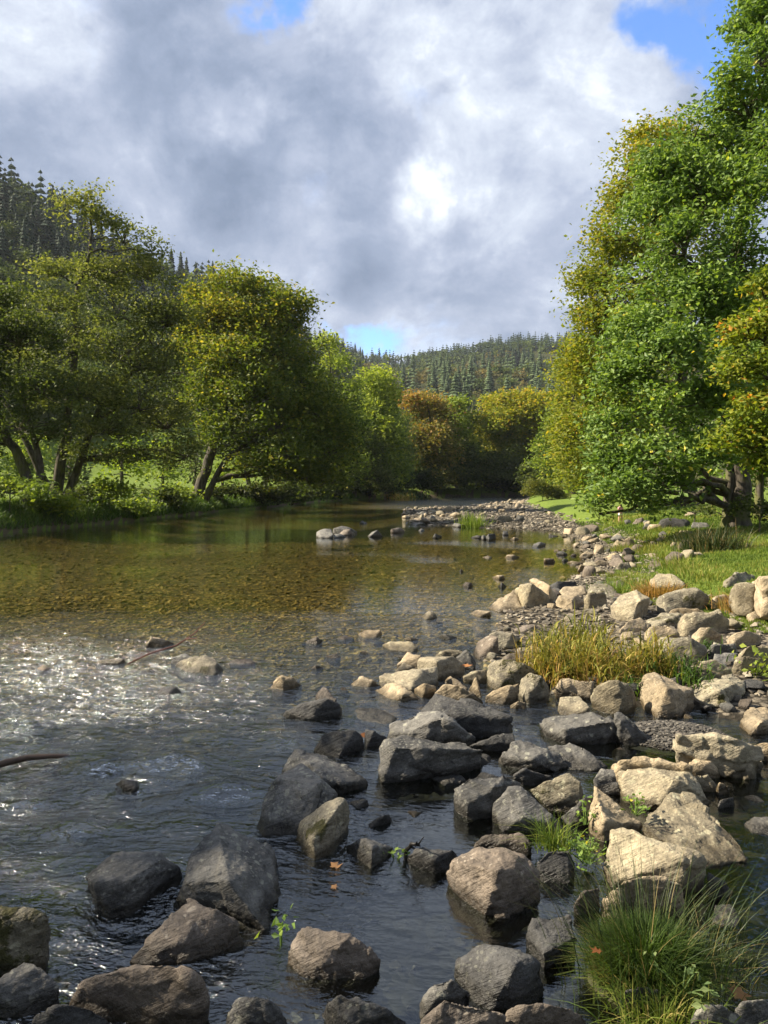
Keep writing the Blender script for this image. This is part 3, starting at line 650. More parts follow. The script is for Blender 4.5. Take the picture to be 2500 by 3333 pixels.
# dead tree
def dead_tree():
    rng = random.Random(4); y = 118
    base = np.array(PY(1000 * 1.50693, 1050 * 1.50693, y)); base[2] = g1(base[0], base[1]) - .1
    root = empty('dead_tree', tuple(base)); tag(root, 'bare bleached dead tree with broken limbs beside the golden tree', 'tree')
    w = Bag()
    def Wp(U, V, dy=0): return np.array(PY(U * 1.50693, V * 1.50693, y + dy)) - base
    for path in ([(1000, 1062, .42), (1003, 1000, .40), (1008, 950, .36), (1018, 900, .26), (1022, 872, .12)], [(1008, 950, .25), (990, 925, .18), (975, 915, .1)], [(1012, 930, .2), (1030, 905, .14), (1036, 880, .07)],
                 [(1018, 900, .14), (1008, 880, .1), (1002, 862, .05)], [(1004, 985, .2), (985, 965, .14), (962, 960, .07)], [(1006, 1000, .2), (1024, 985, .12), (1030, 968, .06)], [(1015, 915, .12), (1042, 905, .08), (1055, 890, .04)]):
        tube(w, [Wp(a, b, rng.uniform(-.5, .5)) for a, b, _ in path], [c for *_, c in path], 7)
    link(w.mesh('trunk', [BARKP]), 'trunk', root)
dead_tree()
# --- right bank
make_tree('beech_tree', 'tall golden green tree behind the oak, its yellow edge meeting the clouds', 'tree', 36,
  [[(1490, 1095, .35), (1480, 950, .3), (1470, 800, .24), (1460, 600, .16), (1450, 420, .06)]],
  [(1430, 300, 56, 30, 0, .2), (1378, 350, 44, 34, -1, .22), (1470, 350, 90, 60, 2, .1), (1348, 440, 42, 50, 0, .15), (1400, 450, 90, 70, 0, .05), (1310, 520, 40, 48, -1, .15), (1380, 560, 90, 70, 0, .0), (1290, 600, 56, 50, 0, .1), (1262, 620, 34, 28, 0, .2),
   (1340, 660, 90, 70, -1, 0), (1290, 700, 66, 50, 0, .05), (1400, 760, 100, 80, 0, -.05), (1290, 790, 76, 60, 0, .08), (1270, 870, 70, 60, 0, .05), (1360, 890, 90, 70, -1, -.1), (1260, 950, 62, 56, 0, .0), (1330, 980, 80, 50, 0, -.1), (1290, 1035, 60, 34, 0, -.1), (1500, 500, 90, 90, 3, 0), (1500, 650, 90, 90, 3, 0), (1385, 300, 26, 18, 0, .3), (1240, 1000, 30, 40, 1, 0)],
  'yel', .17, 2.0, 26, .46, seed=31, twigs=.3, gap=-.05)
make_tree('oak_tree', 'huge green oak filling the right of the picture with boughs hanging to the bank', 'tree', 22.5,
  [[(1592, 1115, .34), (1600, 1040, .30), (1590, 940, .27), (1600, 800, .23), (1590, 600, .17), (1610, 400, .10), (1640, 200, .05)],
   [(1598, 900, .2), (1520, 860, .15), (1440, 830, .1), (1380, 810, .05)],
   [(1596, 660, .16), (1530, 590, .12), (1460, 560, .07)],
   [(1570, 1118, .16), (1575, 1050, .13), (1580, 960, .1), (1560, 900, .05)]],
  [(1650, 30, 62, 60, 0, 0), (1720, 100, 90, 90, 0, 0), (1640, 130, 60, 60, -1, 0), (1600, 60, 22, 22, 0, 0), (1580, 165, 30, 24, -1, 0), (1620, 220, 66, 60, 0, .0), (1540, 235, 44, 34, 0, -.02), (1500, 290, 56, 44, 0, 0), (1580, 320, 90, 70, 1, 0), (1660, 330, 80, 80, -1, 0), (1440, 380, 62, 52, 0, .02),
   (1520, 420, 90, 70, 0, 0), (1620, 450, 90, 80, -1, 0), (1410, 470, 70, 60, 0, 0), (1480, 540, 90, 70, -1, 0), (1580, 570, 90, 80, -1, 0), (1390, 600, 76, 62, 0, 0), (1480, 660, 90, 70, -1, .02), (1370, 720, 72, 60, -1, .05), (1440, 770, 90, 64, -2, 0), (1560, 690, 80, 70, -1, 0), (1350, 820, 66, 56, -1, 0), (1430, 880, 90, 60, -2, 0),
   (1340, 920, 62, 50, -1, -.02), (1410, 980, 84, 52, -2, 0), (1320, 1010, 56, 44, -1, 0), (1370, 1052, 70, 30, -2, 0), (1300, 1080, 36, 24, -1, 0), (1450, 1050, 60, 36, -2, 0), (1520, 980, 66, 44, -2, 0), (1540, 870, 70, 60, -1, 0), (1400, 1092, 26, 14, -2, 0), (1455, 1090, 28, 16, -2, 0), (1295, 1110, 14, 14, -1, 0)],
  'oak', .135, 4.2, 26, .30, seed=33, twigs=.5, depth=.9, gap=-.05)
make_tree('maple_tree', 'young tree with yellow, orange and pink autumn leaves at the right edge of the picture', 'tree', 17,
  [[(1690, 1130, .14), (1685, 1000, .12), (1670, 850, .08), (1650, 700, .03)]],
  [(1650, 630, 50, 36, 0, .1), (1680, 700, 70, 50, 0, .12), (1620, 720, 40, 34, 0, .1), (1660, 790, 70, 50, 0, .05), (1600, 800, 40, 34, 0, 0), (1640, 880, 66, 46, 0, .1), (1680, 960, 66, 50, 0, 0), (1610, 930, 40, 30, 0, 0), (1650, 1000, 40, 30, 0, -.1), (1560, 960, 34, 26, 0, -.05)],
  'mix', .12, 5.0, 24, .22, seed=35, twigs=.4, gap=-.08)
make_tree('young_oak_tree', 'smaller leafy tree with bare pale twigs in the shade of the big oak', 'tree', 27,
  [[(1640, 1110, .16), (1640, 1000, .13), (1650, 850, .08)]], auto(37, 1540, 1760, 560, 1060, 8, 2, .5), 'oak', .16, 2.4, 22, .4, seed=37, gap=-.1)
# trees just outside the left edge of the frame, whose shade lies on the near river
def copy_tree(o, parent=None):
    c = o.copy(); COL.objects.link(c); c.parent = parent
    for ch in list(o.children): copy_tree(ch, c)
    return c
ra = random.Random(2)
sl_ = [(ra.uniform(-3.0, 3.0), ra.uniform(4.5, 13.4), ra.uniform(1.1, 1.8), ra.uniform(.8, 1.3), ra.uniform(-3.6, 3.6), 0) for _ in range(30)]
sl_ += [(0.3, 13.6, 1.6, 1.0, .4, 0), (-.8, 14.2, 1.2, .8, -1.2, 0)]
sh = make_tree('alder_tree', 'tall alder on the left bank level with the near rocks, outside the picture', 'tree', SHT[0][1],
  [[(0, 0, .3), (.2, 4, .26), (0, 8, .18), (.3, 12, .08)]], sl_, 'alder', .22, 1.6, 20, .45, seed=41, world=(SHT[0][0],), twigs=.1, group='alders on the near left bank outside the picture')
for i, (x, y, s_, rz) in enumerate(SHT[1:]):
    c = copy_tree(sh); c.location = (x, y, g1(x, y) - .1); c.scale = (s_, s_, s_); c.rotation_euler = (0, 0, rz)
# ------------------------------------------------------------------ rocks traced one by one: image spot + height above the water (cm)
REG = {'A': (800, 1950, .4822), 'B': (800, 2350, .4219), 'C': (1000, 1580, .4219), 'D': (1650, 1550, .5124), 'E': (1900, 2050, .3617),
       'F': (1250, 2350, .7535), 'G': (0, 2550, .7535), 'H': (0, 1900, .7535), 'I': (1500, 1700, .6028)}
ROCKS = []            # footprints for later scattering (x, y, r)
def smooth_vals(V, E, it, lam=0.5):
    n_ = len(V); deg = np.zeros(n_); np.add.at(deg, E[:, 0], 1); np.add.at(deg, E[:, 1], 1); deg = np.maximum(deg, 1)[:, None]
    for _ in range(it):
        S = np.zeros_like(V); np.add.at(S, E[:, 0], V[E[:, 1]]); np.add.at(S, E[:, 1], V[E[:, 0]])
        V = V + lam * (S / deg - V)
    return V
def hull_rock(P, rnd, L, seed, rough=1.0):
    """P: hull points; rnd 0 sharp .. 1 round; L: target edge length"""
    bm = bmesh.new()
    for p in P: bm.verts.new(p)
    bmesh.ops.remove_doubles(bm, verts=bm.verts, dist=0.002)
    r = bmesh.ops.convex_hull(bm, input=bm.verts)
    bmesh.ops.delete(bm, geom=[g_ for g_ in set(r['geom_interior'] + r['geom_unused']) if isinstance(g_, bmesh.types.BMVert)], context='VERTS')
    size = (np.ptp(np.array([v.co[:] for v in bm.verts]), axis=0)).max()
    L1 = max(L, size / 27.0)
    rounds = 0; Lc = size / (2.0 if rnd < .3 else 3.2)
    def refine(Lt):
        for _ in range(7):
            ed = [e for e in bm.edges if e.calc_length() > Lt]
            if not ed: break
            bmesh.ops.subdivide_edges(bm, edges=ed, cuts=1)
            bmesh.ops.triangulate(bm, faces=[f for f in bm.faces if len(f.verts) > 3])
    if rnd > 0.11:
        refine(max(size / 7.0, L1))
        bm.verts.index_update()
        V = np.array([v.co[:] for v in bm.verts]); E = np.array([[e.verts[0].index, e.verts[1].index] for e in bm.edges])
        V2 = smooth_vals(V, E, int(1 + rnd * 5), 0.35)
        c = V.mean(0); sc = np.ptp(V, axis=0) / np.maximum(np.ptp(V2, axis=0), 1e-4); mid0 = (V.max(0) + V.min(0)) / 2; mid2 = (V2.max(0) + V2.min(0)) / 2
        V2 = (V2 - mid2) * (1 + (sc - 1) * 0.9) + mid0
        for v, q in zip(bm.verts, V2): v.co = q
    refine(L1)
    bm.verts.index_update(); bm.normal_update()
    V = np.array([v.co[:] for v in bm.verts]); E = np.array([[e.verts[0].index, e.verts[1].index] for e in bm.edges]); N = np.array([v.normal[:] for v in bm.verts])
    F = np.array([[v.index for v in f.verts] for f in bm.faces if len(f.verts) == 3])
    bm.free()
    V = smooth_vals(V, E, 1 if rnd < .11 else 1 + int(rnd * 4), 0.2 if rnd < .11 else 0.4)
    q = V / size + seed * 3.7
    d = fbm(q * 2.4, 3, seed) * (0.016 + .04 * rnd) + fbm(q * 7.0, 3, seed + 7) * 0.016 + (np.abs(fbm(q * 4.5, 2, seed + 11)) - .25) * 0.020
    d += np.round(fbm(q * np.array([2.0, 3.0, 9.0]), 2, seed + 5) * 3.0) * 0.006 * (1 - rnd)
    if rnd < .11: d += facets(q * 1.5, seed + 9) * .035
    d += facets(q * 2.4, seed) * .024 * (1.0 - .7 * rnd) + facets(q * 6.0, seed + 3) * .014 * (1 - .6 * rnd)
    V = V + N * (d * size * rough)[:, None]
    return V, F
RN = [0]
def rock(reg, pts, rnd, mat, label, name='rock', cat=None, base=None, group=None, bottom=0.10, rough=1.0):
    RN[0] += 1; seed = RN[0]; rnd *= .62
    ox, oy, s = REG[reg]
    src = [(ox + p[0] * s, oy + p[1] * s, p[2] / 100.0) for p in pts]
    lowest = max(src, key=lambda p: p[1] + (0 if p[2] < .05 else -40))
    if base is None:
        zb = 0.0
        for _ in range(10):
            q = PZ(lowest[0], lowest[1], zb + lowest[2]); zb = .5 * zb + .5 * max(g1(q.x, q.y), 0.0)
        if zb < 0.04: zb = 0.0
    else: zb = base
    # lower the guessed heights until no corner leans out over the foot of the stone
    k = 1.0
    for _ in range(16):
        P = [PZ(u, v, zb + (z * k if z > .02 else z)) for u, v, z in src]
        w = max(p.x for p in P) - min(p.x for p in P)
        fr_ = [p.y for p, q in zip(P, src) if q[2] <= .02] or [min(p.y for p in P)]
        y0 = min(fr_)
        if min(p.y for p in P) > y0 - .04 * w or k < .25: break
        k *= .92
    for i, p in enumerate(P):
        if p.y < y0 - .05 * w: P[i] = Vector(PY(src[i][0], src[i][1], y0))
    cx = sum(p.x for p in P) / len(P); cy = sum(p.y for p in P) / len(P)
    ymax = y0 + max(w * 1.1, .12)
    for i, p in enumerate(P):
        if p.y > ymax:
            q = PY(src[i][0], src[i][1], ymax); P[i] = Vector(q)
    if name == 'stone': bottom = .04
    zlow = zb - bottom - 0.02
    low = [Vector((cx + (p.x - cx) * .93, cy + (p.y - cy) * .93 + (0.02 if p.z > zb + .05 else 0), zlow)) for p in P]
    org = Vector((cx, cy, zb))
    P = [p - org for p in P + low]
    ppm = FS / max(cy, 1.5)
    V, F = hull_rock(P, rnd, 11.0 / ppm, seed, rough)
    me = mesh_np(name, V, F, [RM[mat]], True)
    o = link(me, name, None, tuple(org)); tag(o, label, cat or name, group)
    ROCKS.append((cx, cy, 0.5 * w))
    return o
# ---- near left, standing in the shaded rapids
rock('G', [(370, 405, 8), (525, 295, 16), (690, 298, 17), (782, 365, 9), (415, 430, 15), (560, 412, 17), (705, 318, 17), (425, 520, 0), (480, 575, 0), (650, 490, 0), (785, 400, 0), (385, 465, 0)], .05, 'g', 'flat topped grey rock with a black front face, alone in the rapids at lower left')
rock('G', [(940, 160, 13), (1190, 285, 2), (1200, 350, 1), (1190, 560, 0), (1150, 635, 0), (820, 310, 19), (800, 430, 15), (985, 420, 20), (870, 260, 19), (960, 570, 0), (760, 520, 0), (1110, 600, 0)], .03, 'g', 'largest ribbed slab sloping right into the water left of centre', 'boulder')
rock('G', [(815, 495, 14), (940, 540, 16), (1035, 610, 8), (1045, 690, 0), (840, 760, 0), (640, 785, 0), (560, 772, 0), (700, 640, 8), (740, 560, 12), (720, 600, 12)], .08, 'b', 'brownish triangular rock lying in front of the largest ribbed slab')
rock('G', [(745, 520, 2), (780, 462, 9), (900, 425, 13), (975, 430, 12), (935, 490, 6), (800, 505, 4)], .08, 'g', 'small wedge rock tucked between the ribbed slab and the brownish triangular rock')
rock('G', [(-20, 525, 26), (130, 530, 27), (195, 570, 24), (215, 650, 12), (205, 780, 0), (100, 790, 0), (-90, 560, 26), (-120, 790, 0), (60, 840, 0)], .25, 'm', 'blocky boulder with green moss spots at the left edge of the picture', 'boulder')
rock('G', [(0, 850, 22), (110, 762, 26), (180, 790, 25), (255, 880, 12), (250, 960, 0), (120, 1005, 0), (0, 1015, 0), (-60, 880, 22), (-90, 1010, 0)], .12, 'g', 'pale green grey rock with a dark hole below the mossy boulder at the left edge')
rock('G', [(305, 910, 8), (370, 850, 15), (560, 770, 20), (720, 783, 24), (830, 810, 23), (905, 880, 13), (900, 950, 2), (860, 1040, 0), (700, 1045, 0), (420, 970, 0), (320, 940, 0)], .5, 'b', 'long rounded brown boulder at the bottom left of the water', 'boulder')
rock('G', [(150, 1000, 12), (260, 955, 17), (380, 970, 15), (480, 1030, 6), (300, 1130, 0), (90, 1120, 0), (480, 1100, 0)], .5, 'd', 'smooth dark rock on the bottom edge left of the long brown boulder')
rock('G', [(978, 985, 8), (1020, 930, 14), (1100, 918, 18), (1190, 950, 15), (1245, 1030, 5), (1250, 1120, 0), (980, 1120, 0), (975, 1040, 1)], .45, 'g', 'rounded dark rock with one pale lichen spot at the bottom edge')
rock('G', [(1405, 960, 4), (1460, 915, 12), (1560, 950, 12), (1660, 965, 11), (1750, 1030, 4), (1740, 1100, 0), (1440, 1110, 0), (1400, 1000, 0)], .15, 'g', 'craggy grey rock cut by the bottom edge right of the lichen spotted one', rough=1.5)
rock('G', [(1245, 720, 5), (1270, 650, 9), (1330, 625, 14), (1480, 660, 15), (1600, 715, 10), (1648, 775, 3), (1560, 845, 0), (1440, 830, 0), (1320, 842, 0), (1255, 780, 0)], .2, 'b', 'lumpy brown and black rock in the bottom centre of the water', rough=1.5)
rock('F', [(-30, 1300, 3), (0, 1238, 6), (45, 1270, 3), (40, 1320, 0), (-30, 1330, 0)], .2, 'd', 'small black rock at the bottom edge below the lumpy rock', 'stone')
# ---- centre group
rock('B', [(290, 380, 5), (375, 207, 21), (560, 222, 21), (760, 310, 13), (925, 463, 4), (750, 475, 10), (585, 422, 17), (700, 555, 0), (840, 505, 0), (300, 410, 0)], .04, 'g', 'tilted grey slab with a sharp black underside left of the pool')
rock('B', [(285, 390, 20), (430, 318, 25), (600, 440, 24), (700, 560, 12), (640, 720, 1), (470, 870, 0), (140, 872, 0), (70, 812, 0), (170, 530, 14), (250, 435, 25), (560, 470, 25)], .05, 'g', 'broad sloping slab with a lichened crest under the tilted grey slab', 'boulder')
rock('B', [(520, 560, 8), (600, 520, 14), (690, 560, 10), (640, 640, 4), (560, 650, 6)], .05, 'g', 'small chip of rock wedged beside the mossy upright boulder', 'stone', base=.06)
rock('B', [(385, 905, 0), (420, 760, 10), (560, 650, 20), (690, 572, 27), (770, 590, 27), (800, 640, 20), (790, 790, 3), (740, 880, 0), (540, 1075, 0), (450, 1000, 0), (680, 700, 27), (520, 900, 14)], .22, 'm', 'upright green grey boulder leaning left at the edge of the calm pool', 'boulder')
rock('B', [(520, 215, 0), (590, 90, 12), (700, 55, 17), (850, 48, 17), (912, 110, 10), (910, 185, 1), (720, 268, 0), (600, 245, 0)], .45, 'd', 'rounded dark boulder behind the tilted grey slab', 'boulder')
rock('B', [(915, 120, 3), (922, 55, 11), (990, 65, 11), (1085, 120, 4), (1050, 175, 0), (930, 190, 0), (940, 150, 0)], .1, 'd', 'small black rock with a red leaf on its left end', 'stone')
rock('B', [(1045, 470, 0), (1040, 190, 23), (1070, 140, 25), (1200, 112, 28), (1440, 145, 28), (1830, 222, 16), (1780, 290, 5), (1500, 405, 0), (1300, 445, 0), (1160, 200, 27), (1480, 205, 25), (1840, 260, 5)], .03, 'g', 'big block with a flat top and straight shaded front above the calm pool', 'boulder')
rock('B', [(1435, 430, 1), (1600, 395, 4), (1650, 400, 4), (1720, 450, 0), (1530, 492, 0)], .05, 'g', 'pale flat plate in the dark gap below the big flat topped block', 'stone', base=0.0)
rock('B', [(800, 620, 0), (880, 590, 3), (940, 598, 4), (952, 640, 0), (850, 670, 0)], .4, 'g', 'flat grey stone barely above the water right of the upright boulder', 'stone')
rock('B', [(940, 790, 0), (1080, 712, 6), (1125, 755, 1), (960, 820, 0), (1000, 742, 4), (1110, 718, 4)], .1, 'd', 'narrow dark stone slanting in the calm pool', 'stone')
rock('B', [(790, 960, 2), (900, 895, 10), (945, 895, 10), (1135, 970, 3), (1050, 1060, 0), (970, 1140, 0), (800, 1015, 0), (975, 955, 10), (970, 1085, 3)], .06, 'g', 'pointed grey rock with a water line below the narrow dark stone')
rock('B', [(1240, 690, 0), (1300, 680, 2.5), (1360, 700, 0), (1300, 738, 0)], .5, 't', 'small white rimmed stone awash in the middle of the calm pool', 'stone')
rock('B', [(1255, 1040, 2), (1330, 985, 10), (1600, 980, 10), (1645, 1030, 4), (1560, 1165, 0), (1260, 1090, 0), (1450, 1060, 8), (1430, 1130, 0)], .06, 'd', 'dark flat block in the pool carrying a black twig')
# ---- sunlit stones in the middle of the river
rock('A', [(160, 600, 0), (210, 530, 12), (235, 515, 15), (320, 535, 12), (385, 582, 0), (250, 622, 0)], .08, 't', 'wedge shaped rock, top lit and front black, alone in midstream')
rock('A', [(470, 640, 12), (525, 588, 24), (545, 600, 24), (612, 680, 10), (540, 680, 8), (490, 670, 8), (470, 660, 2), (600, 690, 2)], .04, 'b', 'small pointed brown stone resting behind the low dark boulder', 'stone', base=0.0)
rock('A', [(240, 790, 0), (280, 745, 7), (430, 685, 16), (560, 672, 19), (640, 715, 12), (648, 755, 1), (560, 800, 0), (400, 825, 0)], .3, 'd', 'low dark green boulder with ripples round it left of centre', 'boulder')
rock('A', [(725, 775, 0), (760, 728, 3), (900, 740, 4), (1020, 800, 1), (960, 852, 0), (780, 822, 0)], .4, 'g', 'flat grey plate awash left of the lichen spotted boulder', 'stone')
rock('A', [(700, 580, 0), (780, 520, 10), (860, 540, 9), (912, 585, 1), (830, 605, 0), (720, 590, 0)], .2, 't', 'cream knobbly stone just left of the white pyramid', 'stone', rough=1.6)
rock('A', [(868, 610, 2), (1000, 566, 12), (1075, 590, 11), (1190, 685, 0), (1040, 690, 0), (960, 682, 0), (1060, 640, 7)], .02, 't', 'white pyramid shaped rock reflected in still water')
rock('A', [(895, 520, 16), (1010, 490, 22), (1290, 455, 27), (1295, 520, 16), (1270, 600, 1), (1130, 640, 0), (910, 600, 0), (1180, 480, 28), (1110, 590, 11), (900, 575, 4)], .08, 'l', 'big cream topped block at the tip of the rock spit', 'boulder')
rock('A', [(1018, 440, 8), (1090, 358, 26), (1180, 378, 26), (1220, 450, 8), (1030, 470, 0), (1190, 480, 0)], .08, 't', 'pale angular rock behind the big cream topped block')
rock('A', [(1155, 420, 20), (1180, 390, 25), (1400, 385, 28), (1480, 430, 16), (1475, 525, 0), (1330, 550, 0), (1180, 470, 4), (1290, 420, 26)], .06, 'l', 'wide lichened rock right behind the cream topped block', 'boulder')
rock('A', [(1415, 390, 18), (1490, 335, 32), (1555, 430, 8), (1550, 475, 0), (1430, 460, 0)], .03, 'g', 'grey pyramid rock beside an orange leaf')
rock('A', [(1280, 375, 12), (1330, 342, 20), (1450, 340, 20), (1530, 380, 12), (1500, 420, 2), (1300, 400, 0)], .2, 'l', 'flat yellow green rock behind the grey pyramid rock')
rock('A', [(1005, 485, 4), (1065, 425, 15), (1145, 460, 8), (1140, 490, 0), (1020, 500, 0)], .15, 'l', 'small cream rock leaning on the back of the cream topped block', 'stone')
rock('A', [(1135, 605, 6), (1210, 567, 15), (1285, 590, 11), (1240, 665, 1), (1190, 678, 0), (1150, 645, 0)], .12, 't', 'layered pinkish stone right of the white pyramid', 'stone')
rock('A', [(1270, 630, 10), (1340, 566, 20), (1450, 580, 20), (1605, 670, 7), (1600, 715, 0), (1400, 705, 0), (1290, 655, 0)], .3, 't', 'smooth tan boulder right behind the dark sloping slab', 'boulder')
rock('A', [(1345, 545, 10), (1380, 513, 17), (1500, 600, 6), (1450, 610, 0), (1355, 570, 0)], .02, 't', 'thin white shard lying above the smooth tan boulder', 'stone')
rock('A', [(1500, 615, 3), (1555, 523, 23), (1592, 640, 3), (1590, 665, 0), (1510, 635, 0)], .03, 't', 'upright white shard standing beside the mossy boulder', 'stone')
rock('A', [(1465, 520, 6), (1560, 480, 13), (1625, 475, 13), (1630, 565, 0), (1530, 550, 0)], .15, 'l', 'low cream rock behind the upright white shard', 'stone')
rock('A', [(1170, 750, 14), (1280, 630, 30), (1520, 700, 28), (1790, 800, 20), (1810, 850, 5), (1760, 930, 0), (1560, 940, 0), (1400, 900, 0), (1200, 790, 0), (1350, 780, 24)], .06, 'd', 'huge dark slab sloping left, black underneath, behind the lichen spotted boulder', 'boulder')
rock('A', [(950, 945, 0), (975, 850, 8), (1170, 757, 21), (1310, 748, 25), (1555, 930, 8), (1500, 990, 0), (1250, 955, 0), (1000, 955, 0), (1330, 800, 24)], .12, 'g', 'grey green boulder with round pale lichen rings', 'boulder')
rock('A', [(755, 240, 0), (800, 206, 7), (905, 206, 7), (922, 225, 2), (880, 263, 0), (800, 263, 0)], .3, 't', 'flat cream stone farther out in midstream', 'stone')
rock('A', [(915, 305, 1), (960, 288, 7), (1130, 290, 8), (1165, 330, 2), (1140, 355, 0), (980, 345, 0)], .2, 'l', 'long flat cream stone, its underside dark, in midstream', 'stone')
rock('A', [(375, 295, 0), (480, 248, 9), (520, 285, 1), (480, 306, 0)], .15, 'b', 'orange brown stone with water running over its left side', 'stone')
rock('A', [(1183, 122, 0), (1235, 76, 10), (1270, 85, 7), (1294, 127, 0), (1220, 136, 0)], .2, 'l', 'knobbly little cream stone at the start of the ripples', 'stone', rough=1.6)
rock('A', [(1240, 160, 0), (1270, 150, 3), (1335, 160, 0), (1290, 170, 0)], .3, 'd', 'thin dark stone just below the knobbly cream one', 'stone')
rock('A', [(1515, 98, 0), (1560, 69, 7), (1655, 80, 7), (1658, 106, 0), (1580, 119, 0)], .35, 't', 'flat pale stone left of the tan slabs at the water edge', 'stone')
rock('A', [(1297, 252, 0), (1340, 232, 7), (1432, 260, 0), (1380, 274, 0)], .3, 'g', 'low grey stone between midstream and the purple boulder', 'stone')
rock('A', [(1060, 270, 0), (1100, 252, 5), (1170, 270, 0), (1120, 280, 0)], .3, 't', 'tiny cream stone above the long flat one', 'stone')
rock('A', [(440, 465, 0), (470, 445, 5), (500, 458, 1), (480, 475, 0)], .1, 'b', 'tiny dark red stone in midstream ripples', 'stone')
rock('A', [(600, 265, 0), (660, 245, 3), (740, 262, 0), (660, 278, 0)], .3, 'b', 'reddish stone awash left of the flat cream stone', 'stone')
rock('H', [(627, 272, 0), (650, 226, 13), (700, 238, 9), (755, 258, 0), (700, 272, 0)], .06, 't', 'pointed stone next to the red twig', 'stone')
rock('H', [(750, 355, 0), (790, 335, 7), (870, 300, 16), (920, 325, 12), (967, 370, 1), (930, 396, 0), (820, 386, 0)], .2, 'm', 'cream and moss covered rock in the sun, left midstream', rough=1.4)
rock('H', [(733, 345, 0), (745, 318, 6), (800, 300, 8), (835, 318, 5), (800, 345, 0)], .2, 'g', 'small grey rock tucked behind the moss covered midstream rock', 'stone')
rock('H', [(405, 347, 0), (430, 330, 4), (480, 324, 4), (540, 322, 5), (525, 345, 0)], .3, 'l', 'flat lichened stone left of the moss covered rock', 'stone')
rock('H', [(675, 470, 0), (700, 445, 5), (760, 440, 6), (786, 465, 0), (730, 484, 0)], .6, 'd', 'smooth black hump with water sliding over it', 'stone')
rock('H', [(988, 345, 0), (1020, 322, 4), (1080, 322, 4), (1112, 345, 0), (1040, 352, 0)], .4, 'b', 'reddish stone awash right of the moss covered rock', 'stone')
rock('H', [(1345, 365, 0), (1370, 350, 5), (1400, 362, 0)], .2, 'b', 'tiny rusty stone in the riffle', 'stone')
rock('H', [(150, 370, 0), (185, 350, 4), (226, 365, 0), (190, 376, 0)], .4, 't', 'wet glinting stone far left in the riffle', 'stone')
rock('H', [(395, 812, -1), (450, 782, 4), (540, 775, 3), (500, 815, -1)], .5, 'b', 'dark red stone overrun by water in the left rapids', 'stone')
rock('H', [(500, 865, 0), (530, 845, 4), (600, 855, 2), (590, 888, 0), (540, 885, 0)], .4, 'd', 'greenish stone overrun by water in the left rapids', 'stone')
rock('H', [(880, 905, -2), (940, 855, 3.5), (1060, 852, 3.5), (1085, 890, -2), (960, 915, -2)], .6, 'd', 'broad black hump under a sheet of water in the rapids', 'stone')
rock('I', [(65, 700, 2), (90, 640, 15), (160, 603, 24), (200, 615, 26), (208, 690, 8), (165, 742, 0), (90, 740, 0)], .5, 'b', 'rounded purple brown boulder half black, beside the reeds', 'boulder')
rock('I', [(150, 600, 26), (200, 588, 29), (290, 600, 27), (330, 625, 18), (320, 665, 3), (230, 700, 0), (205, 690, 2)], .4, 'm', 'mossy boulder leaning on the purple brown one', 'boulder')
rock('I', [(225, 745, 4), (260, 710, 12), (320, 695, 14), (343, 730, 8), (335, 765, 0), (240, 765, 0)], .3, 'b', 'small pinkish grey rock in front of the mossy boulder by the reeds', 'stone')
rock('I', [(15, 835, 4), (60, 800, 9), (140, 795, 10), (140, 865, 0), (40, 860, 0)], .2, 'l', 'flat lichened rock left of the moss sided boulder', 'stone')
rock('I', [(285, 575, 2), (340, 552, 8), (410, 552, 9), (418, 580, 2), (340, 592, 0)], .3, 'b', 'thin flat brown slab at the water edge above the reeds', 'stone')
rock('I', [(320, 490, 2), (350, 470, 8), (420, 480, 5), (425, 500, 0), (350, 505, 0)], .2, 't', 'small tan stone in front of the tan slabs', 'stone')
rock('I', [(145, 467, 0), (200, 408, 15), (285, 364, 29), (350, 450, 6), (342, 480, 0), (200, 482, 0)], .06, 't', 'steep tan slab running down into the river at the water edge', 'boulder')
rock('I', [(285, 370, 18), (330, 335, 34), (385, 328, 38), (450, 380, 22), (512, 432, 2), (400, 455, 0), (345, 450, 2)], .15, 'l', 'rough tan boulder propped behind the steep slab', 'boulder')
rock('I', [(363, 310, 28), (400, 294, 36), (480, 345, 28), (522, 397, 8), (480, 405, 3), (420, 345, 20)], .03, 't', 'long pale plank shaped slab lying diagonally at the water edge')
rock('I', [(475, 350, 12), (520, 318, 32), (625, 315, 32), (630, 345, 12), (520, 368, 2), (600, 365, 2)], .1, 'd', 'black shaded rock behind the long pale slab')
rock('I', [(528, 370, 14), (560, 342, 30), (670, 345, 30), (682, 385, 12), (560, 400, 2)], .35, 't', 'rounded cream rock behind the angular pale one')
rock('I', [(508, 430, 10), (530, 395, 26), (628, 385, 28), (662, 430, 12), (605, 478, 0), (540, 468, 0), (600, 420, 20)], .08, 't', 'angular pale rock with a chipped face above the reeds', 'boulder')
rock('I', [(682, 370, 18), (710, 330, 34), (790, 325, 38), (845, 370, 24), (840, 415, 4), (720, 400, 2)], .4, 'm', 'dark mossy boulder with a tuft of grass on its shoulder', 'boulder')
rock('I', [(665, 420, 16), (690, 385, 30), (770, 373, 34), (792, 400, 24), (780, 462, 0), (690, 468, 0)], .15, 'l', 'blocky cream lichened rock in front of the dark mossy boulder', 'boulder')
rock('I', [(805, 450, 20), (870, 388, 42), (950, 358, 48), (1025, 405, 40), (1000, 490, 8), (930, 527, 2), (862, 505, 4), (850, 455, 26), (965, 425, 40)], .05, 'l', 'large jagged cream boulder with a split face above the reeds', 'boulder')
rock('I', [(1050, 420, 20), (1090, 383, 42), (1200, 349, 54), (1290, 365, 50), (1347, 410, 26), (1325, 462, 6), (1200, 480, 2), (1100, 487, 2), (1060, 460, 8)], .55, 'm', 'large smooth boulder with a dark moss patch, right of the jagged one', 'boulder')
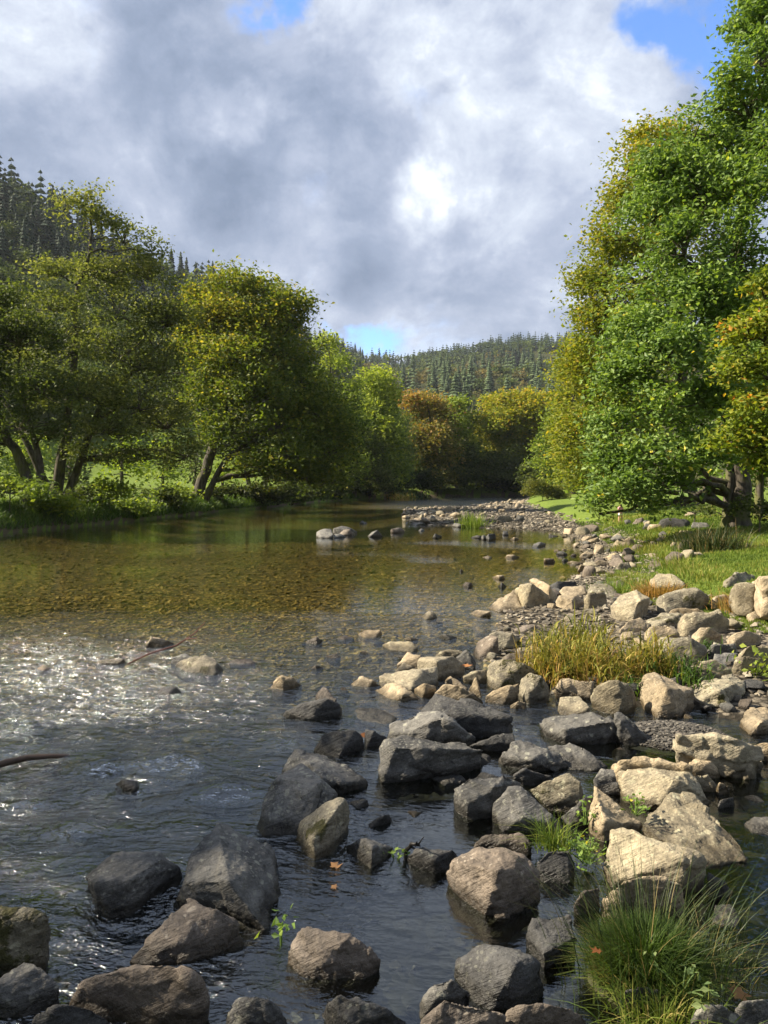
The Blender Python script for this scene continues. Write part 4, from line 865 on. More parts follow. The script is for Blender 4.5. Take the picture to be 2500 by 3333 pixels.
rock('I', [(1342, 435, 10), (1370, 395, 28), (1430, 387, 30), (1472, 420, 16), (1460, 462, 2), (1360, 466, 2)], .6, 't', 'round cream boulder half hidden by orange sedge', 'boulder')
rock('I', [(1115, 480, 10), (1150, 463, 18), (1290, 466, 18), (1332, 490, 8), (1290, 512, 0), (1130, 505, 0)], .6, 't', 'long low cream stone in front of the smooth mossy boulder')
rock('I', [(1000, 530, 14), (1080, 488, 30), (1200, 487, 30), (1222, 530, 14), (1200, 575, 0), (1030, 580, 0), (1120, 520, 28)], .12, 'm', 'dark angular lichened rock under the long low cream stone')
rock('I', [(1170, 540, 16), (1220, 495, 36), (1400, 485, 40), (1455, 530, 22), (1420, 590, 2), (1200, 610, 2)], .5, 'l', 'long rounded grey boulder near the right edge', 'boulder')
rock('I', [(1243, 620, 10), (1290, 565, 30), (1350, 562, 32), (1412, 600, 20), (1410, 665, 0), (1270, 675, 0)], .35, 't', 'tan boulder with a faceted front below the long rounded one', 'boulder')
rock('I', [(1435, 640, 10), (1480, 590, 28), (1550, 583, 30), (1625, 620, 16), (1610, 675, 0), (1460, 690, 0)], .4, 't', 'rounded cream boulder near the right edge, above the slabs', 'boulder')
rock('I', [(855, 580, 8), (900, 530, 24), (970, 510, 28), (1008, 540, 18), (1000, 585, 2), (880, 600, 0)], .4, 't', 'smooth tan rock with a shadowed side behind the reeds')
rock('I', [(1505, 460, 14), (1545, 415, 34), (1600, 420, 34), (1618, 470, 12), (1600, 492, 2), (1520, 488, 2)], .08, 'g', 'dark angular rock near the right edge under orange sedge')
rock('I', [(1540, 500, 12), (1600, 470, 26), (1700, 468, 28), (1720, 520, 4), (1560, 532, 2)], .5, 't', 'smooth cream rock cut by the right edge of the picture')
rock('I', [(1450, 360, 18), (1490, 332, 32), (1590, 332, 34), (1620, 370, 16), (1560, 390, 4), (1460, 388, 4)], .4, 'l', 'rounded lichened rock behind the orange sedge at right')
rock('I', [(1560, 320, 20), (1620, 292, 42), (1720, 295, 42), (1740, 350, 6), (1590, 350, 6)], .4, 't', 'pale humped rock at the right edge above the others', 'boulder')
rock('I', [(1410, 330, 10), (1470, 275, 36), (1540, 265, 38), (1605, 300, 20), (1580, 345, 2), (1430, 350, 2)], .2, 'm', 'dark craggy outcrop set in the grass at the right', 'boulder', rough=1.5)
rock('I', [(1020, 310, 20), (1060, 275, 36), (1150, 276, 38), (1215, 330, 16), (1190, 355, 2), (1050, 350, 2)], .2, 'l', 'white topped boulder above the orange sedge tuft', 'boulder')
rock('I', [(985, 610, 6), (1030, 560, 22), (1120, 555, 24), (1190, 600, 12), (1180, 635, 0), (1000, 640, 0)], .4, 't', 'tan rock behind the right part of the reeds')
rock('I', [(1040, 650, 10), (1100, 620, 24), (1240, 622, 26), (1330, 680, 12), (1300, 750, 0), (1080, 740, 0)], .3, 'm', 'dark mossy rock behind the green blades at the right end of the reeds')
rock('I', [(1325, 690, 4), (1360, 660, 14), (1480, 652, 16), (1490, 700, 3), (1400, 715, 0)], .05, 'g', 'square grey slab right of the reeds')
rock('I', [(1350, 760, 2), (1370, 710, 10), (1500, 703, 11), (1480, 780, 0), (1400, 785, 0)], .05, 'g', 'blue grey slab in front of the square grey one')
rock('I', [(1465, 790, 6), (1500, 700, 24), (1550, 665, 36), (1700, 665, 36), (1720, 760, 10), (1600, 800, 0), (1500, 820, 0)], .15, 'l', 'grey boulder with bright white lichen spots at the right edge', 'boulder')
rock('I', [(1258, 800, 10), (1300, 748, 24), (1380, 740, 26), (1467, 800, 14), (1440, 850, 2), (1290, 870, 0)], .5, 'l', 'rounded striped rock right below the reeds')
rock('I', [(1240, 905, 14), (1300, 860, 32), (1470, 806, 44), (1532, 850, 36), (1525, 930, 14), (1450, 1005, 0), (1270, 970, 2), (1400, 905, 36)], .15, 'm', 'massive tan boulder, mossy dark underside, near the right edge', 'boulder', rough=1.3)
rock('I', [(958, 870, 24), (985, 830, 40), (1045, 808, 43), (1252, 905, 32), (1240, 1000, 4), (1190, 1058, 0), (1060, 1058, 0), (1000, 985, 3), (1112, 900, 40), (990, 970, 12)], .03, 't', 'angular boulder with a white left facet and black right face', 'boulder')
rock('I', [(698, 930, 16), (715, 890, 28), (765, 860, 38), (850, 848, 42), (920, 880, 34), (952, 950, 16), (925, 1015, 3), (850, 1040, 0), (745, 1005, 0)], .7, 'l', 'round lichen covered boulder in front of the reeds', 'boulder')
rock('I', [(508, 895, 14), (540, 846, 26), (720, 858, 26), (732, 930, 6), (700, 960, 0), (560, 950, 0)], .08, 't', 'wide tan rock with a shaded notch left of the round lichen covered boulder')
rock('I', [(308, 935, 2), (318, 840, 26), (365, 808, 36), (430, 828, 34), (482, 900, 14), (462, 978, 0), (345, 985, 0)], .45, 'm', 'upright boulder half white half moss in front of the reeds', 'boulder')
rock('I', [(135, 830, 8), (150, 760, 24), (210, 740, 31), (330, 765, 28), (430, 822, 12), (385, 885, 0), (200, 908, 0), (140, 870, 2)], .35, 'm', 'moss sided boulder with a flat tan top left of the reeds', 'boulder')
rock('I', [(130, 942, 6), (170, 910, 13), (315, 868, 22), (318, 950, 5), (220, 985, 0), (150, 965, 0)], .05, 't', 'flat tan slab below the moss sided boulder')
rock('I', [(265, 990, 3), (310, 960, 10), (352, 970, 8), (355, 1012, 0), (290, 1010, 0)], .05, 't', 'little white wedge at the foot of the upright mossy boulder', 'stone')
rock('I', [(520, 1005, 6), (535, 943, 20), (640, 936, 22), (695, 1000, 14), (625, 1050, 0), (540, 1040, 0)], .08, 'l', 'speckled grey white rock left of the round lichen covered boulder')
rock('I', [(425, 1085, 12), (450, 1060, 20), (700, 1008, 32), (750, 1043, 32), (868, 1078, 26), (850, 1155, 2), (700, 1205, 0), (440, 1155, 0), (740, 1080, 28), (560, 1120, 20)], .05, 'g', 'wide flat topped slab with a deep black front in the centre of the bank', 'boulder')
rock('I', [(830, 1050, 28), (850, 1027, 30), (900, 1050, 28), (1048, 1195, 0), (960, 1205, 0), (850, 1160, 0), (860, 1070, 26)], .05, 'g', 'narrow slab leaning down to the right beside the gravel patch')
rock('I', [(1505, 1070, 14), (1560, 1000, 28), (1650, 990, 30), (1720, 1040, 22), (1720, 1130, 0), (1560, 1150, 0), (1620, 1080, 26)], .1, 't', 'smooth pale wedge rock at the right edge beside the dark gravel', 'boulder')
# ---- near right group
rock('F', [(365, 105, 4), (500, 50, 15), (560, 45, 15), (572, 80, 10), (520, 127, 0), (430, 122, 0)], .05, 'd', 'flat dark slab squeezed behind the big flat topped block')
rock('F', [(503, 150, 10), (550, 88, 25), (620, 78, 25), (760, 140, 14), (800, 185, 4), (740, 217, 0), (600, 207, 0), (510, 170, 0), (640, 160, 16)], .08, 'g', 'dark speckled rock under the wide flat topped slab')
rock('F', [(712, 110, 8), (800, 93, 12), (860, 110, 11), (967, 190, 1), (900, 212, 0), (790, 202, 0)], .15, 'g', 'low lilac grey rock sloping right below the wide slab')
rock('F', [(303, 290, 14), (360, 235, 22), (520, 223, 22), (592, 260, 14), (570, 300, 6), (400, 417, 0), (350, 385, 0), (308, 320, 4), (470, 285, 19), (360, 350, 10)], .06, 'g', 'grey faceted rock right of the calm pool, flat on top')
rock('F', [(468, 350, 13), (540, 292, 22), (590, 288, 23), (640, 340, 15), (780, 450, 2), (760, 472, 0), (510, 470, 0), (480, 420, 2), (600, 410, 10)], .05, 'g', 'grey rock with a bright sunlit facet below the faceted one')
rock('F', [(560, 230, 8), (600, 200, 15), (725, 235, 8), (640, 268, 1), (570, 255, 0)], .08, 'd', 'small dark rock between the faceted rock and the black mossy one', 'stone')
rock('F', [(612, 300, 10), (700, 253, 22), (800, 228, 26), (852, 258, 24), (864, 330, 8), (840, 392, 0), (700, 385, 0), (640, 345, 3)], .15, 'm', 'black mossy rock in the middle of the right hand group')
rock('F', [(755, 410, 3), (860, 330, 13), (905, 310, 13), (892, 420, 2), (800, 447, 0)], .08, 'g', 'sloping grey rock left of the upright pyramid')
rock('F', [(885, 462, 5), (905, 272, 40), (920, 278, 40), (1000, 350, 27), (1112, 442, 8), (1100, 475, 0), (950, 520, 0), (950, 425, 26)], .04, 't', 'upright pointed pyramid rock with a white edge', 'boulder')
rock('F', [(905, 245, 14), (940, 200, 22), (1050, 200, 24), (1060, 300, 4), (940, 315, 0)], .06, 'g', 'grey rock with black holes behind the upright pyramid')
rock('F', [(1008, 212, 26), (1150, 185, 34), (1320, 213, 30), (1412, 340, 6), (1330, 365, 0), (1190, 378, 1), (1130, 375, 1), (1040, 322, 6), (1200, 340, 12), (1260, 240, 33)], .04, 'l', 'large lichen dotted slab with an olive ridge right of the pyramid', 'boulder')
rock('F', [(975, 190, 14), (1010, 165, 22), (1200, 157, 24), (1330, 190, 22), (1310, 218, 8), (1100, 218, 6)], .15, 't', 'long low tan slab behind the lichen dotted one')
rock('F', [(1310, 190, 16), (1330, 160, 24), (1445, 149, 27), (1457, 242, 0), (1380, 245, 0), (1400, 170, 25)], .04, 't', 'square edged tan block with a black right side')
rock('F', [(1330, 237, 12), (1400, 224, 15), (1442, 280, 4), (1420, 303, 0), (1350, 295, 0)], .1, 'l', 'small lichened rock under the square edged tan block', 'stone')
rock('F', [(1255, 82, 22), (1265, 58, 29), (1420, 54, 31), (1530, 75, 30), (1625, 110, 22), (1628, 180, 6), (1600, 245, 0), (1540, 215, 2), (1450, 160, 8), (1285, 168, 0), (1268, 130, 12)], .1, 'l', 'broad cream topped boulder hollow and black beneath, near the right edge', 'boulder', rough=1.2)
rock('F', [(1590, 100, 14), (1640, 88, 18), (1700, 95, 18), (1710, 170, 0), (1610, 165, 0)], .1, 't', 'pale block behind the broad cream topped boulder', 'stone')
rock('F', [(1115, 440, 20), (1140, 390, 30), (1250, 308, 40), (1330, 320, 40), (1552, 530, 12), (1562, 595, 3), (1390, 615, 8), (1300, 600, 2), (1120, 490, 0), (1400, 614, 4)], .05, 'l', 'large grey boulder dotted with pale lichen, pointing right over dark water', 'boulder')
rock('F', [(953, 585, 14), (985, 463, 36), (1030, 453, 38), (1362, 580, 30), (1388, 625, 18), (1375, 735, 0), (1292, 705, 3), (1288, 588, 32), (975, 705, 1), (953, 665, 2), (1300, 755, 0)], .05, 'l', 'large block with a pale sunlit face and black right side behind the rushes', 'boulder')
rock('F', [(928, 765, 10), (1060, 680, 26), (1110, 663, 28), (1280, 690, 24), (1305, 805, 0), (950, 845, 0)], .35, 't', 'low rounded tan rock directly behind the rushes')
rock('F', [(818, 790, 6), (860, 728, 15), (930, 718, 15), (935, 825, 0), (840, 835, 0)], .35, 'b', 'small pinkish rock at the left foot of the low rounded rock', 'stone')
rock('F', [(275, 645, 8), (300, 605, 15), (400, 548, 22), (510, 538, 24), (600, 568, 24), (674, 640, 17), (677, 725, 5), (640, 795, 0), (530, 845, 0), (440, 845, 0), (350, 755, 0), (285, 690, 0), (480, 640, 26)], .3, 'b', 'big rounded brown boulder with sunlit flaky top in the calm water', 'boulder', rough=1.3)
rock('F', [(385, 530, 3), (440, 484, 10), (600, 477, 13), (642, 530, 7), (600, 568, 0), (450, 548, 0)], .3, 'b', 'flat dark brown rock behind the big rounded brown boulder')
rock('F', [(660, 605, 8), (700, 558, 13), (800, 549, 14), (827, 600, 8), (800, 702, 0), (690, 690, 0)], .12, 'd', 'smooth blue black rock right of the big rounded brown boulder')
rock('F', [(610, 925, 4), (640, 848, 11), (800, 834, 13), (832, 930, 9), (800, 1005, 1), (710, 1070, 0), (640, 1012, 0), (690, 1000, 8)], .06, 'd', 'flat dark slab at the left foot of the rush tuft')
rock('F', [(305, 1040, 7), (400, 953, 17), (520, 985, 20), (620, 998, 20), (682, 1040, 15), (692, 1165, 1), (640, 1225, 0), (460, 1245, 0), (390, 1205, 0), (320, 1085, 0), (570, 1060, 22)], .2, 'd', 'dark boulder with a brown dry crown at the bottom centre', 'boulder')
rock('F', [(155, 1195, 4), (210, 1128, 11), (300, 1108, 14), (377, 1170, 7), (370, 1235, 0), (160, 1285, 0)], .25, 'g', 'black speckled rock below left of the dry crowned boulder')
rock('F', [(165, 1290, 10), (260, 1203, 20), (380, 1242, 17), (520, 1262, 16), (540, 1330, 6), (500, 1420, 0), (150, 1420, 0)], .2, 'b', 'grey brown peaked rock along the bottom edge')
rock('F', [(500, 1280, 10), (560, 1242, 17), (640, 1220, 20), (790, 1233, 18), (880, 1290, 8), (850, 1400, 0), (500, 1420, 0)], .4, 'b', 'smooth humped brown rock along the bottom edge left of the rushes')
rock('F', [(1010, 1210, 8), (1040, 1160, 15), (1130, 1145, 17), (1210, 1175, 12), (1210, 1260, 0), (1020, 1270, 0)], .4, 'd', 'dark rock with a white smear under the rush tuft')
rock('F', [(1335, 1270, 8), (1370, 1220, 14), (1460, 1222, 15), (1550, 1270, 8), (1540, 1380, 0), (1330, 1380, 0)], .5, 'g', 'smooth grey stone in the bottom right corner')
rock('F', [(1510, 1250, 8), (1540, 1205, 15), (1640, 1198, 16), (1740, 1260, 8), (1700, 1370, 0), (1520, 1370, 0)], .5, 'g', 'grey stone at the very bottom right corner, right of the smooth one')
rock('F', [(1415, 860, 1), (1430, 790, 4), (1500, 790, 4), (1540, 850, 1), (1520, 890, 0)], .05, 'g', 'blue grey slab awash right of the rushes')
rock('F', [(1440, 370, 1), (1450, 335, 5), (1510, 322, 6), (1515, 365, 0)], .05, 'g', 'blue grey stone in the dark water right of the lichen dotted slab', 'stone')
rock('F', [(1555, 440, 1), (1600, 408, 5), (1700, 410, 6), (1700, 490, 0), (1590, 480, 0)], .05, 'g', 'flat grey slab at the right edge over the weedy pool')
rock('F', [(1435, 290, 4), (1450, 258, 12), (1490, 275, 8), (1495, 310, 0), (1440, 315, 0)], .1, 't', 'small tan stone right of the olive ridge', 'stone')
rock('F', [(1385, 710, 4), (1400, 650, 12), (1480, 690, 8), (1505, 735, 0), (1400, 760, 0)], .1, 'd', 'brown black rock in the shade right of the large block')
# ---- the pool and the bar beyond
rock('C', [(70, 398, 0), (75, 352, 20), (110, 335, 30), (185, 333, 30), (202, 380, 15), (197, 408, 0), (90, 408, 0)], .35, 'g', 'left boulder of the grey cluster standing in the dark pool', 'boulder')
rock('C', [(195, 360, 10), (205, 322, 40), (270, 311, 45), (350, 335, 30), (382, 358, 8), (300, 380, 0), (200, 375, 0)], .35, 'g', 'rear boulder of the grey cluster in the dark pool', 'boulder')
rock('C', [(248, 370, 8), (290, 338, 28), (330, 340, 28), (368, 372, 4), (340, 388, 0), (260, 388, 0)], .35, 'b', 'brown boulder at the right end of the grey cluster in the pool')
rock('C', [(200, 408, 0), (205, 372, 14), (260, 370, 13), (302, 397, 0)], .2, 'g', 'low front rock of the grey cluster in the pool')
rock('C', [(458, 390, 0), (545, 341, 32), (592, 393, 0), (480, 400, 0), (500, 358, 20)], .06, 'g', 'sharp pyramid rock standing alone in the dark pool')
rock('C', [(638, 362, 0), (650, 333, 20), (720, 322, 24), (750, 345, 8), (740, 363, 0), (690, 368, 0)], .3, 'b', 'pair like humped rock right of the pyramid in the dark pool')
rock('C', [(400, 290, 0), (420, 271, 22), (465, 290, 2), (430, 297, 0)], .15, 'g', 'small pointed rock beyond the grey cluster', 'stone')
rock('C', [(963, 403, 0), (985, 367, 22), (1042, 391, 2), (1000, 410, 0)], .2, 'd', 'small dark lump in the middle of the pool', 'stone')
rock('C', [(852, 350, 0), (880, 331, 8), (908, 345, 0), (880, 353, 0)], .4, 'g', 'flat grey stone between the dark lump and the humped rock', 'stone')
rock('C', [(1563, 415, 0), (1600, 397, 12), (1637, 413, 0), (1600, 422, 0)], .4, 't', 'pinkish white stone in the pool near the rocky shore', 'stone')
rock('C', [(1522, 556, 0), (1540, 534, 9), (1600, 533, 9), (1637, 553, 0), (1580, 562, 0)], .15, 't', 'pale flat stone in green reflections of the pool', 'stone')
rock('C', [(1350, 551, 0), (1395, 539, 6), (1432, 557, 0), (1400, 563, 0)], .2, 't', 'flat tan pair of stones left of the pale flat stone', 'stone')
rock('C', [(1172, 662, 0), (1190, 640, 9), (1207, 660, 0), (1190, 668, 0)], .05, 'g', 'tiny wedge alone on the green water', 'stone')
rock('C', [(1193, 775, 0), (1220, 744, 9), (1270, 748, 8), (1282, 770, 0), (1240, 783, 0)], .15, 'b', 'low red brown stone with a leaf in the clear shallows', 'stone')
rock('C', [(1423, 710, 0), (1470, 690, 9), (1515, 693, 8), (1530, 716, 0), (1480, 725, 0)], .3, 't', 'pink topped stone with dark base in the green shallows', 'stone')
rock('C', [(1470, 780, 0), (1500, 744, 14), (1540, 778, 0), (1500, 790, 0)], .05, 'd', 'dark little wedge mirrored in the green shallows', 'stone')
rock('C', [(1260, 400, 0), (1310, 380, 14), (1350, 390, 8), (1340, 410, 0)], .2, 'd', 'black stone left of the round grey one at the pool edge', 'stone')
rock('C', [(1338, 405, 0), (1345, 380, 18), (1375, 378, 18), (1382, 405, 0), (1360, 422, 0)], .6, 'g', 'round grey stone among black rocks at the pool edge', 'stone')
rock('C', [(1370, 400, 0), (1400, 370, 26), (1450, 370, 24), (1458, 410, 0), (1400, 425, 0)], .15, 'd', 'black craggy rock right of the round grey stone')
rock('C', [(1503, 385, 0), (1510, 352, 24), (1548, 350, 22), (1556, 385, 0)], .15, 'd', 'upright black rock at the near edge of the gravel bar', 'stone')
rock('C', [(1110, 315, 0), (1130, 292, 18), (1200, 300, 14), (1246, 318, 0), (1160, 324, 0)], .2, 'g', 'long blue grey slab at the near edge of the gravel bar')
rock('C', [(778, 300, 0), (830, 286, 10), (900, 288, 10), (922, 300, 0), (830, 308, 0)], .3, 'g', 'flat grey slab left of the gravel bar in the pool')
rock('C', [(723, 250, 0), (745, 228, 20), (765, 235, 14), (803, 246, 0), (760, 254, 0)], .2, 't', 'white stone at the left tip of the gravel bar', 'stone')
rock('C', [(808, 270, 0), (835, 251, 16), (870, 256, 12), (918, 256, 10), (915, 276, 0), (850, 277, 0)], .2, 't', 'pair of pinkish slabs near the left tip of the gravel bar', 'stone')
rock('C', [(1168, 235, 5), (1190, 205, 30), (1230, 199, 34), (1262, 215, 20), (1260, 242, 0), (1180, 242, 0)], .3, 'b', 'brown humped boulder standing up on the gravel bar', 'boulder')
rock('C', [(1460, 255, 8), (1490, 229, 30), (1550, 230, 30), (1582, 255, 8), (1570, 277, 0), (1470, 270, 0)], .35, 'l', 'tan boulder with a dark hollow, largest on the gravel bar', 'boulder')
rock('C', [(1318, 240, 2), (1340, 207, 24), (1380, 206, 24), (1392, 235, 0)], .3, 't', 'pale humped rock left of the largest bar boulder', 'stone')
rock('C', [(1600, 165, 5), (1610, 133, 34), (1640, 132, 34), (1662, 165, 0), (1610, 172, 0)], .4, 't', 'bright white boulder where the bar meets the grass', 'boulder')
# ---- right bank, middle distance
rock('D', [(355, 360, 4), (365, 328, 24), (415, 330, 24), (432, 362, 4), (400, 372, 0)], .15, 't', 'white block on the shore line with a black base')
rock('D', [(430, 350, 6), (450, 320, 30), (500, 318, 30), (530, 345, 12), (510, 372, 0), (440, 368, 0)], .2, 'l', 'brown block right of the white block on the shore line')
rock('D', [(550, 470, 4), (560, 430, 26), (620, 435, 26), (622, 490, 2), (560, 500, 0)], .08, 't', 'squared pink tan block at the water edge of the rocky shore', 'boulder')
rock('D', [(545, 550, 2), (570, 512, 18), (625, 515, 18), (635, 550, 2), (590, 560, 0)], .15, 'b', 'brown rock below the squared pink tan block')
rock('D', [(650, 560, 6), (670, 500, 34), (715, 500, 36), (740, 545, 20), (700, 575, 0)], .06, 'b', 'steep pink brown slab against a black mossy rock', 'boulder')
rock('D', [(690, 590, 4), (715, 550, 26), (770, 545, 28), (798, 585, 8), (740, 600, 0)], .3, 'm', 'black mossy rock right of the steep pink brown slab')
rock('D', [(670, 430, 6), (700, 395, 24), (780, 392, 26), (815, 420, 12), (780, 445, 2), (690, 442, 2)], .35, 't', 'long white topped rock half grown over with grass')
rock('D', [(408, 445, 0), (430, 417, 16), (465, 418, 16), (472, 448, 0), (430, 452, 0)], .5, 't', 'round white stone in the pool by the shore', 'stone')
rock('D', [(230, 545, 0), (235, 520, 12), (300, 519, 12), (308, 545, 0), (270, 550, 0)], .1, 't', 'square white stone reflected in the green pool', 'stone')
rock('D', [(378, 550, 0), (400, 535, 8), (450, 542, 6), (515, 548, 4), (520, 556, 0), (430, 560, 0)], .3, 't', 'row of low flat stones merging in the green pool', 'stone')
rock('D', [(475, 495, 0), (490, 478, 12), (530, 480, 12), (540, 502, 0), (510, 508, 0)], .4, 't', 'white stone touching the squared pink tan block', 'stone')
rock('D', [(400, 508, 0), (415, 487, 10), (445, 488, 10), (450, 508, 0)], .5, 'b', 'smooth brown stone in the green pool', 'stone')
rock('D', [(158, 450, 0), (170, 430, 8), (215, 413, 16), (250, 425, 8), (248, 433, 0), (190, 455, 0)], .25, 'g', 'flat grey pair of stones in the pool', 'stone')
rock('D', [(95, 0, 0), (96, 1, 0), (97, 0, 1)], 0, 'g', 'x', 'stone') if False else None
rock('D', [(795, 300, 4), (820, 265, 26), (865, 262, 28), (880, 295, 6), (840, 308, 0)], .08, 'b', 'angular pink grey boulder under the oak boughs', 'boulder')
rock('D', [(950, 310, 6), (980, 270, 34), (1080, 262, 38), (1165, 290, 18), (1150, 325, 0), (970, 322, 0)], .2, 'd', 'long black rock ledge in the grass beneath the oak', 'boulder', rough=1.4)
rock('D', [(1170, 325, 6), (1180, 290, 26), (1280, 290, 28), (1290, 320, 8), (1240, 332, 0)], .08, 'g', 'squared grey blocks beside the eroded bank')
rock('D', [(1128, 250, 6), (1150, 226, 22), (1200, 228, 22), (1215, 252, 4), (1160, 256, 0)], .3, 't', 'cream rock on the turf left of the oak trunk')
rock('D', [(1090, 455, 6), (1110, 405, 30), (1170, 400, 32), (1190, 445, 8), (1140, 462, 0)], .4, 'b', 'rounded brown rock left of the dark rush clump', 'boulder')
rock('D', [(945, 405, 6), (975, 374, 22), (1030, 376, 22), (1045, 405, 4), (980, 412, 0)], .3, 't', 'grey rock set in yellow grass under the oak')
rock('D', [(880, 265, 4), (900, 240, 18), (955, 235, 20), (965, 262, 2)], .3, 't', 'flat pinkish rock in the shadow under the oak boughs', 'stone')
rock('D', [(1080, 372, 4), (1100, 345, 20), (1150, 345, 20), (1160, 372, 2)], .3, 't', 'pale rock right of the grey one in yellow grass')
rock('D', [(1220, 365, 4), (1240, 338, 20), (1290, 335, 20), (1300, 362, 2)], .4, 'l', 'mossy pale rock above the dark rush clump')
print('rocks', RN[0])
# ------------------------------------------------------------------ stones scattered one by one, and the shingle between them
rs = np.random.default_rng(77)
TPL = []
for i in range(16):
    r_ = np.random.default_rng(200 + i)
    k = 16; d = r_.normal(0, 1, (k, 3)); d /= np.linalg.norm(d, axis=1)[:, None]
    d *= np.array([1.0, r_.uniform(.6, .95), r_.uniform(.42, .75)]) * r_.uniform(.8, 1.1, (k, 1)) * .5
    V, F = hull_rock([tuple(q) for q in d], r_.choice([.05, .3, .6]), .11, 300 + i)
    TPL.append((V, F))
TM = {m: [mesh_np('stone', V, F, [RM[m]]) for V, F in TPL] for m in ('g', 't', 'l', 'b', 'd', 'm')}
def lowpoly(seed):
    r_ = np.random.default_rng(seed); bm = bmesh.new()
    d = r_.normal(0, 1, (11, 3)); d /= np.linalg.norm(d, axis=1)[:, None]
    d *= np.array([1.0, r_.uniform(.6, .95), r_.uniform(.4, .7)]) * r_.uniform(.8, 1.1, (11, 1)) * .5
    for q in d: bm.verts.new(tuple(q))
    bmesh.ops.convex_hull(bm, input=bm.verts); bm.verts.index_update()
    V = np.array([v.co[:] for v in bm.verts]); F = np.array([[v.index for v in f.verts] for f in bm.faces]); bm.free()
    return V, F
LP = [lowpoly(500 + i) for i in range(12)]
RK = np.array(ROCKS)
def free(x, y, r):
    return not np.any((RK[:, 0] - x) ** 2 + (RK[:, 1] - y) ** 2 < (RK[:, 2] * .8 + r) ** 2)
placed = []
CW = {'t': 'tan', 'l': 'lichen spotted', 'g': 'grey', 'b': 'brown', 'd': 'dark', 'm': 'mossy'}
def scatter(n_, xf, yf, size, mats, label, group, name='stone', sink=.28, tries=30, ypow=1.0, zmin=-.16):
    global RK
    cnt = 0
    for _ in range(n_ * tries):
        if cnt >= n_: break
        y = yf[0] + (yf[1] - yf[0]) * rs.random() ** ypow
        lo, hi = xf(y); x = rs.uniform(lo, hi); s = rs.uniform(*size) * (1.0 if rs.random() < .8 else 1.4)
        if not free(x, y, s * .38): continue
        z = g1(x, y)
        if z < zmin: continue
        z = max(z, -.06)
        m = mats[rs.integers(len(mats))]
        me = TM[m][rs.integers(16)]
        o = link(me, name, None, (x, y, z + s * (.5 - sink) * .5), (rs.uniform(-.35, .35), rs.uniform(-.35, .35), rs.uniform(0, 6.28)), (s, s * rs.uniform(.8, 1.1), s * rs.uniform(.75, 1.15)))
        tag(o, CW[m] + ' ' + label, 'stone', group); RK = np.vstack([RK, [x, y, s * .5]]); placed.append(o); cnt += 1
    return cnt
X_R = lambda y: float(interp(y, XR)); X_G = lambda y: float(interp(y, XG))
# rocky shore
scatter(46, lambda y: (X_R(y) - .2, X_G(y) + .2), (7.5, 14), (.10, .36), 'ttlgbm', 'small stone among the boulders of the near shore behind the reeds', 'small stones among the near shore boulders', ypow=.9)
scatter(62, lambda y: (X_R(y) - .3, X_G(y) + 1.6), (14, 30), (.14, .55), 'ttlgb', 'stone in the jumbled rocky strip between pool and grass', 'stones of the rocky strip between pool and grass')
scatter(52, lambda y: (X_R(y) - .2, X_R(y) + 4.5), (33, 62), (.22, .62), 'tttlgb', 'stone on the near part of the gravel bar across the pool', 'stones on the near part of the gravel bar')
scatter(46, lambda y: (X_R(y) + 1.0, X_G(y) + .2), (36, 92), (.28, .75), 'tttgl', 'stone on the sunlit gravel bar below the turf', 'pale stones on the sunlit gravel bar')
scatter(8, lambda y: (X_R(y) - 3.5, X_R(y) - .3), (16, 32), (.18, .34), 'tgb', 'low stone standing in the pool near the rocky strip', 'low stones in the pool')
scatter(14, lambda y: (.3, 3.3), (3.2, 6.6), (.08, .18), 'gdb', 'little stone in the gaps of the near rocks', 'little dark stones between the near rocks', sink=.2)
scatter(46, lambda y: (.35 + max(0, 5.5 - y) * .25, 3.6), (4.3, 7.6), (.14, .32), 'ddggtb', 'angular stone wedged in the gaps between the large near rocks', 'angular stones wedged between the large near rocks', zmin=-.4)
scatter(16, lambda y: (-.6, 1.6), (6.4, 9.5), (.10, .22), 'tgb', 'stone awash off the tip of the rock spit', 'stones awash off the rock spit', zmin=-.5)
def shingle(name, label_kind, n_, xf, yf, size, mat, zoff=0.0, cond=None, ypow=1.0, sink=.3):
    y = yf[0] + (yf[1] - yf[0]) * rs.random(n_) ** ypow
    lo = np.array([xf(v)[0] for v in y]); hi = np.array([xf(v)[1] for v in y]); x = lo + (hi - lo) * rs.random(n_)
    z = ground(x, y)
    if cond is not None:
        k = cond(x, y, z); x, y, z = x[k], y[k], z[k]
    s = rs.uniform(size[0], size[1], len(x)) ** 1.0 * (0.6 + 0.0 * x); s = s * (1 + (rs.random(len(x)) > .9) * .6)
    b = [[], []]; off = 0; Vs = []; Fs = []; Ts = []
    a = rs.uniform(0, 6.28, len(x)); tp = rs.integers(0, len(LP), len(x))
    for t in range(len(LP)):
        k = np.where(tp == t)[0]
        if not len(k): continue
        V, F = LP[t]; ca, sa = np.cos(a[k])[:, None], np.sin(a[k])[:, None]
        X = (V[None, :, 0] * ca - V[None, :, 1] * sa) * s[k][:, None] + x[k][:, None]
        Y = (V[None, :, 0] * sa + V[None, :, 1] * ca) * s[k][:, None] + y[k][:, None]
        Z = V[None, :, 2] * s[k][:, None] + (z[k] + s[k] * (.5 - sink) * .5 + zoff)[:, None]
        Vs.append(np.stack([X, Y, Z], -1).reshape(-1, 3)); Fs.append((F[None] + (np.arange(len(k)) * len(V))[:, None, None]).reshape(-1, 3) + off); off += len(k) * len(V)
        Ts.append(np.repeat(rs.random(len(k)), len(F)))
    o = link(mesh_np(name, np.concatenate(Vs), np.concatenate(Fs), [mat], False, np.concatenate(Ts)), name); o['kind'] = 'stuff'; return o
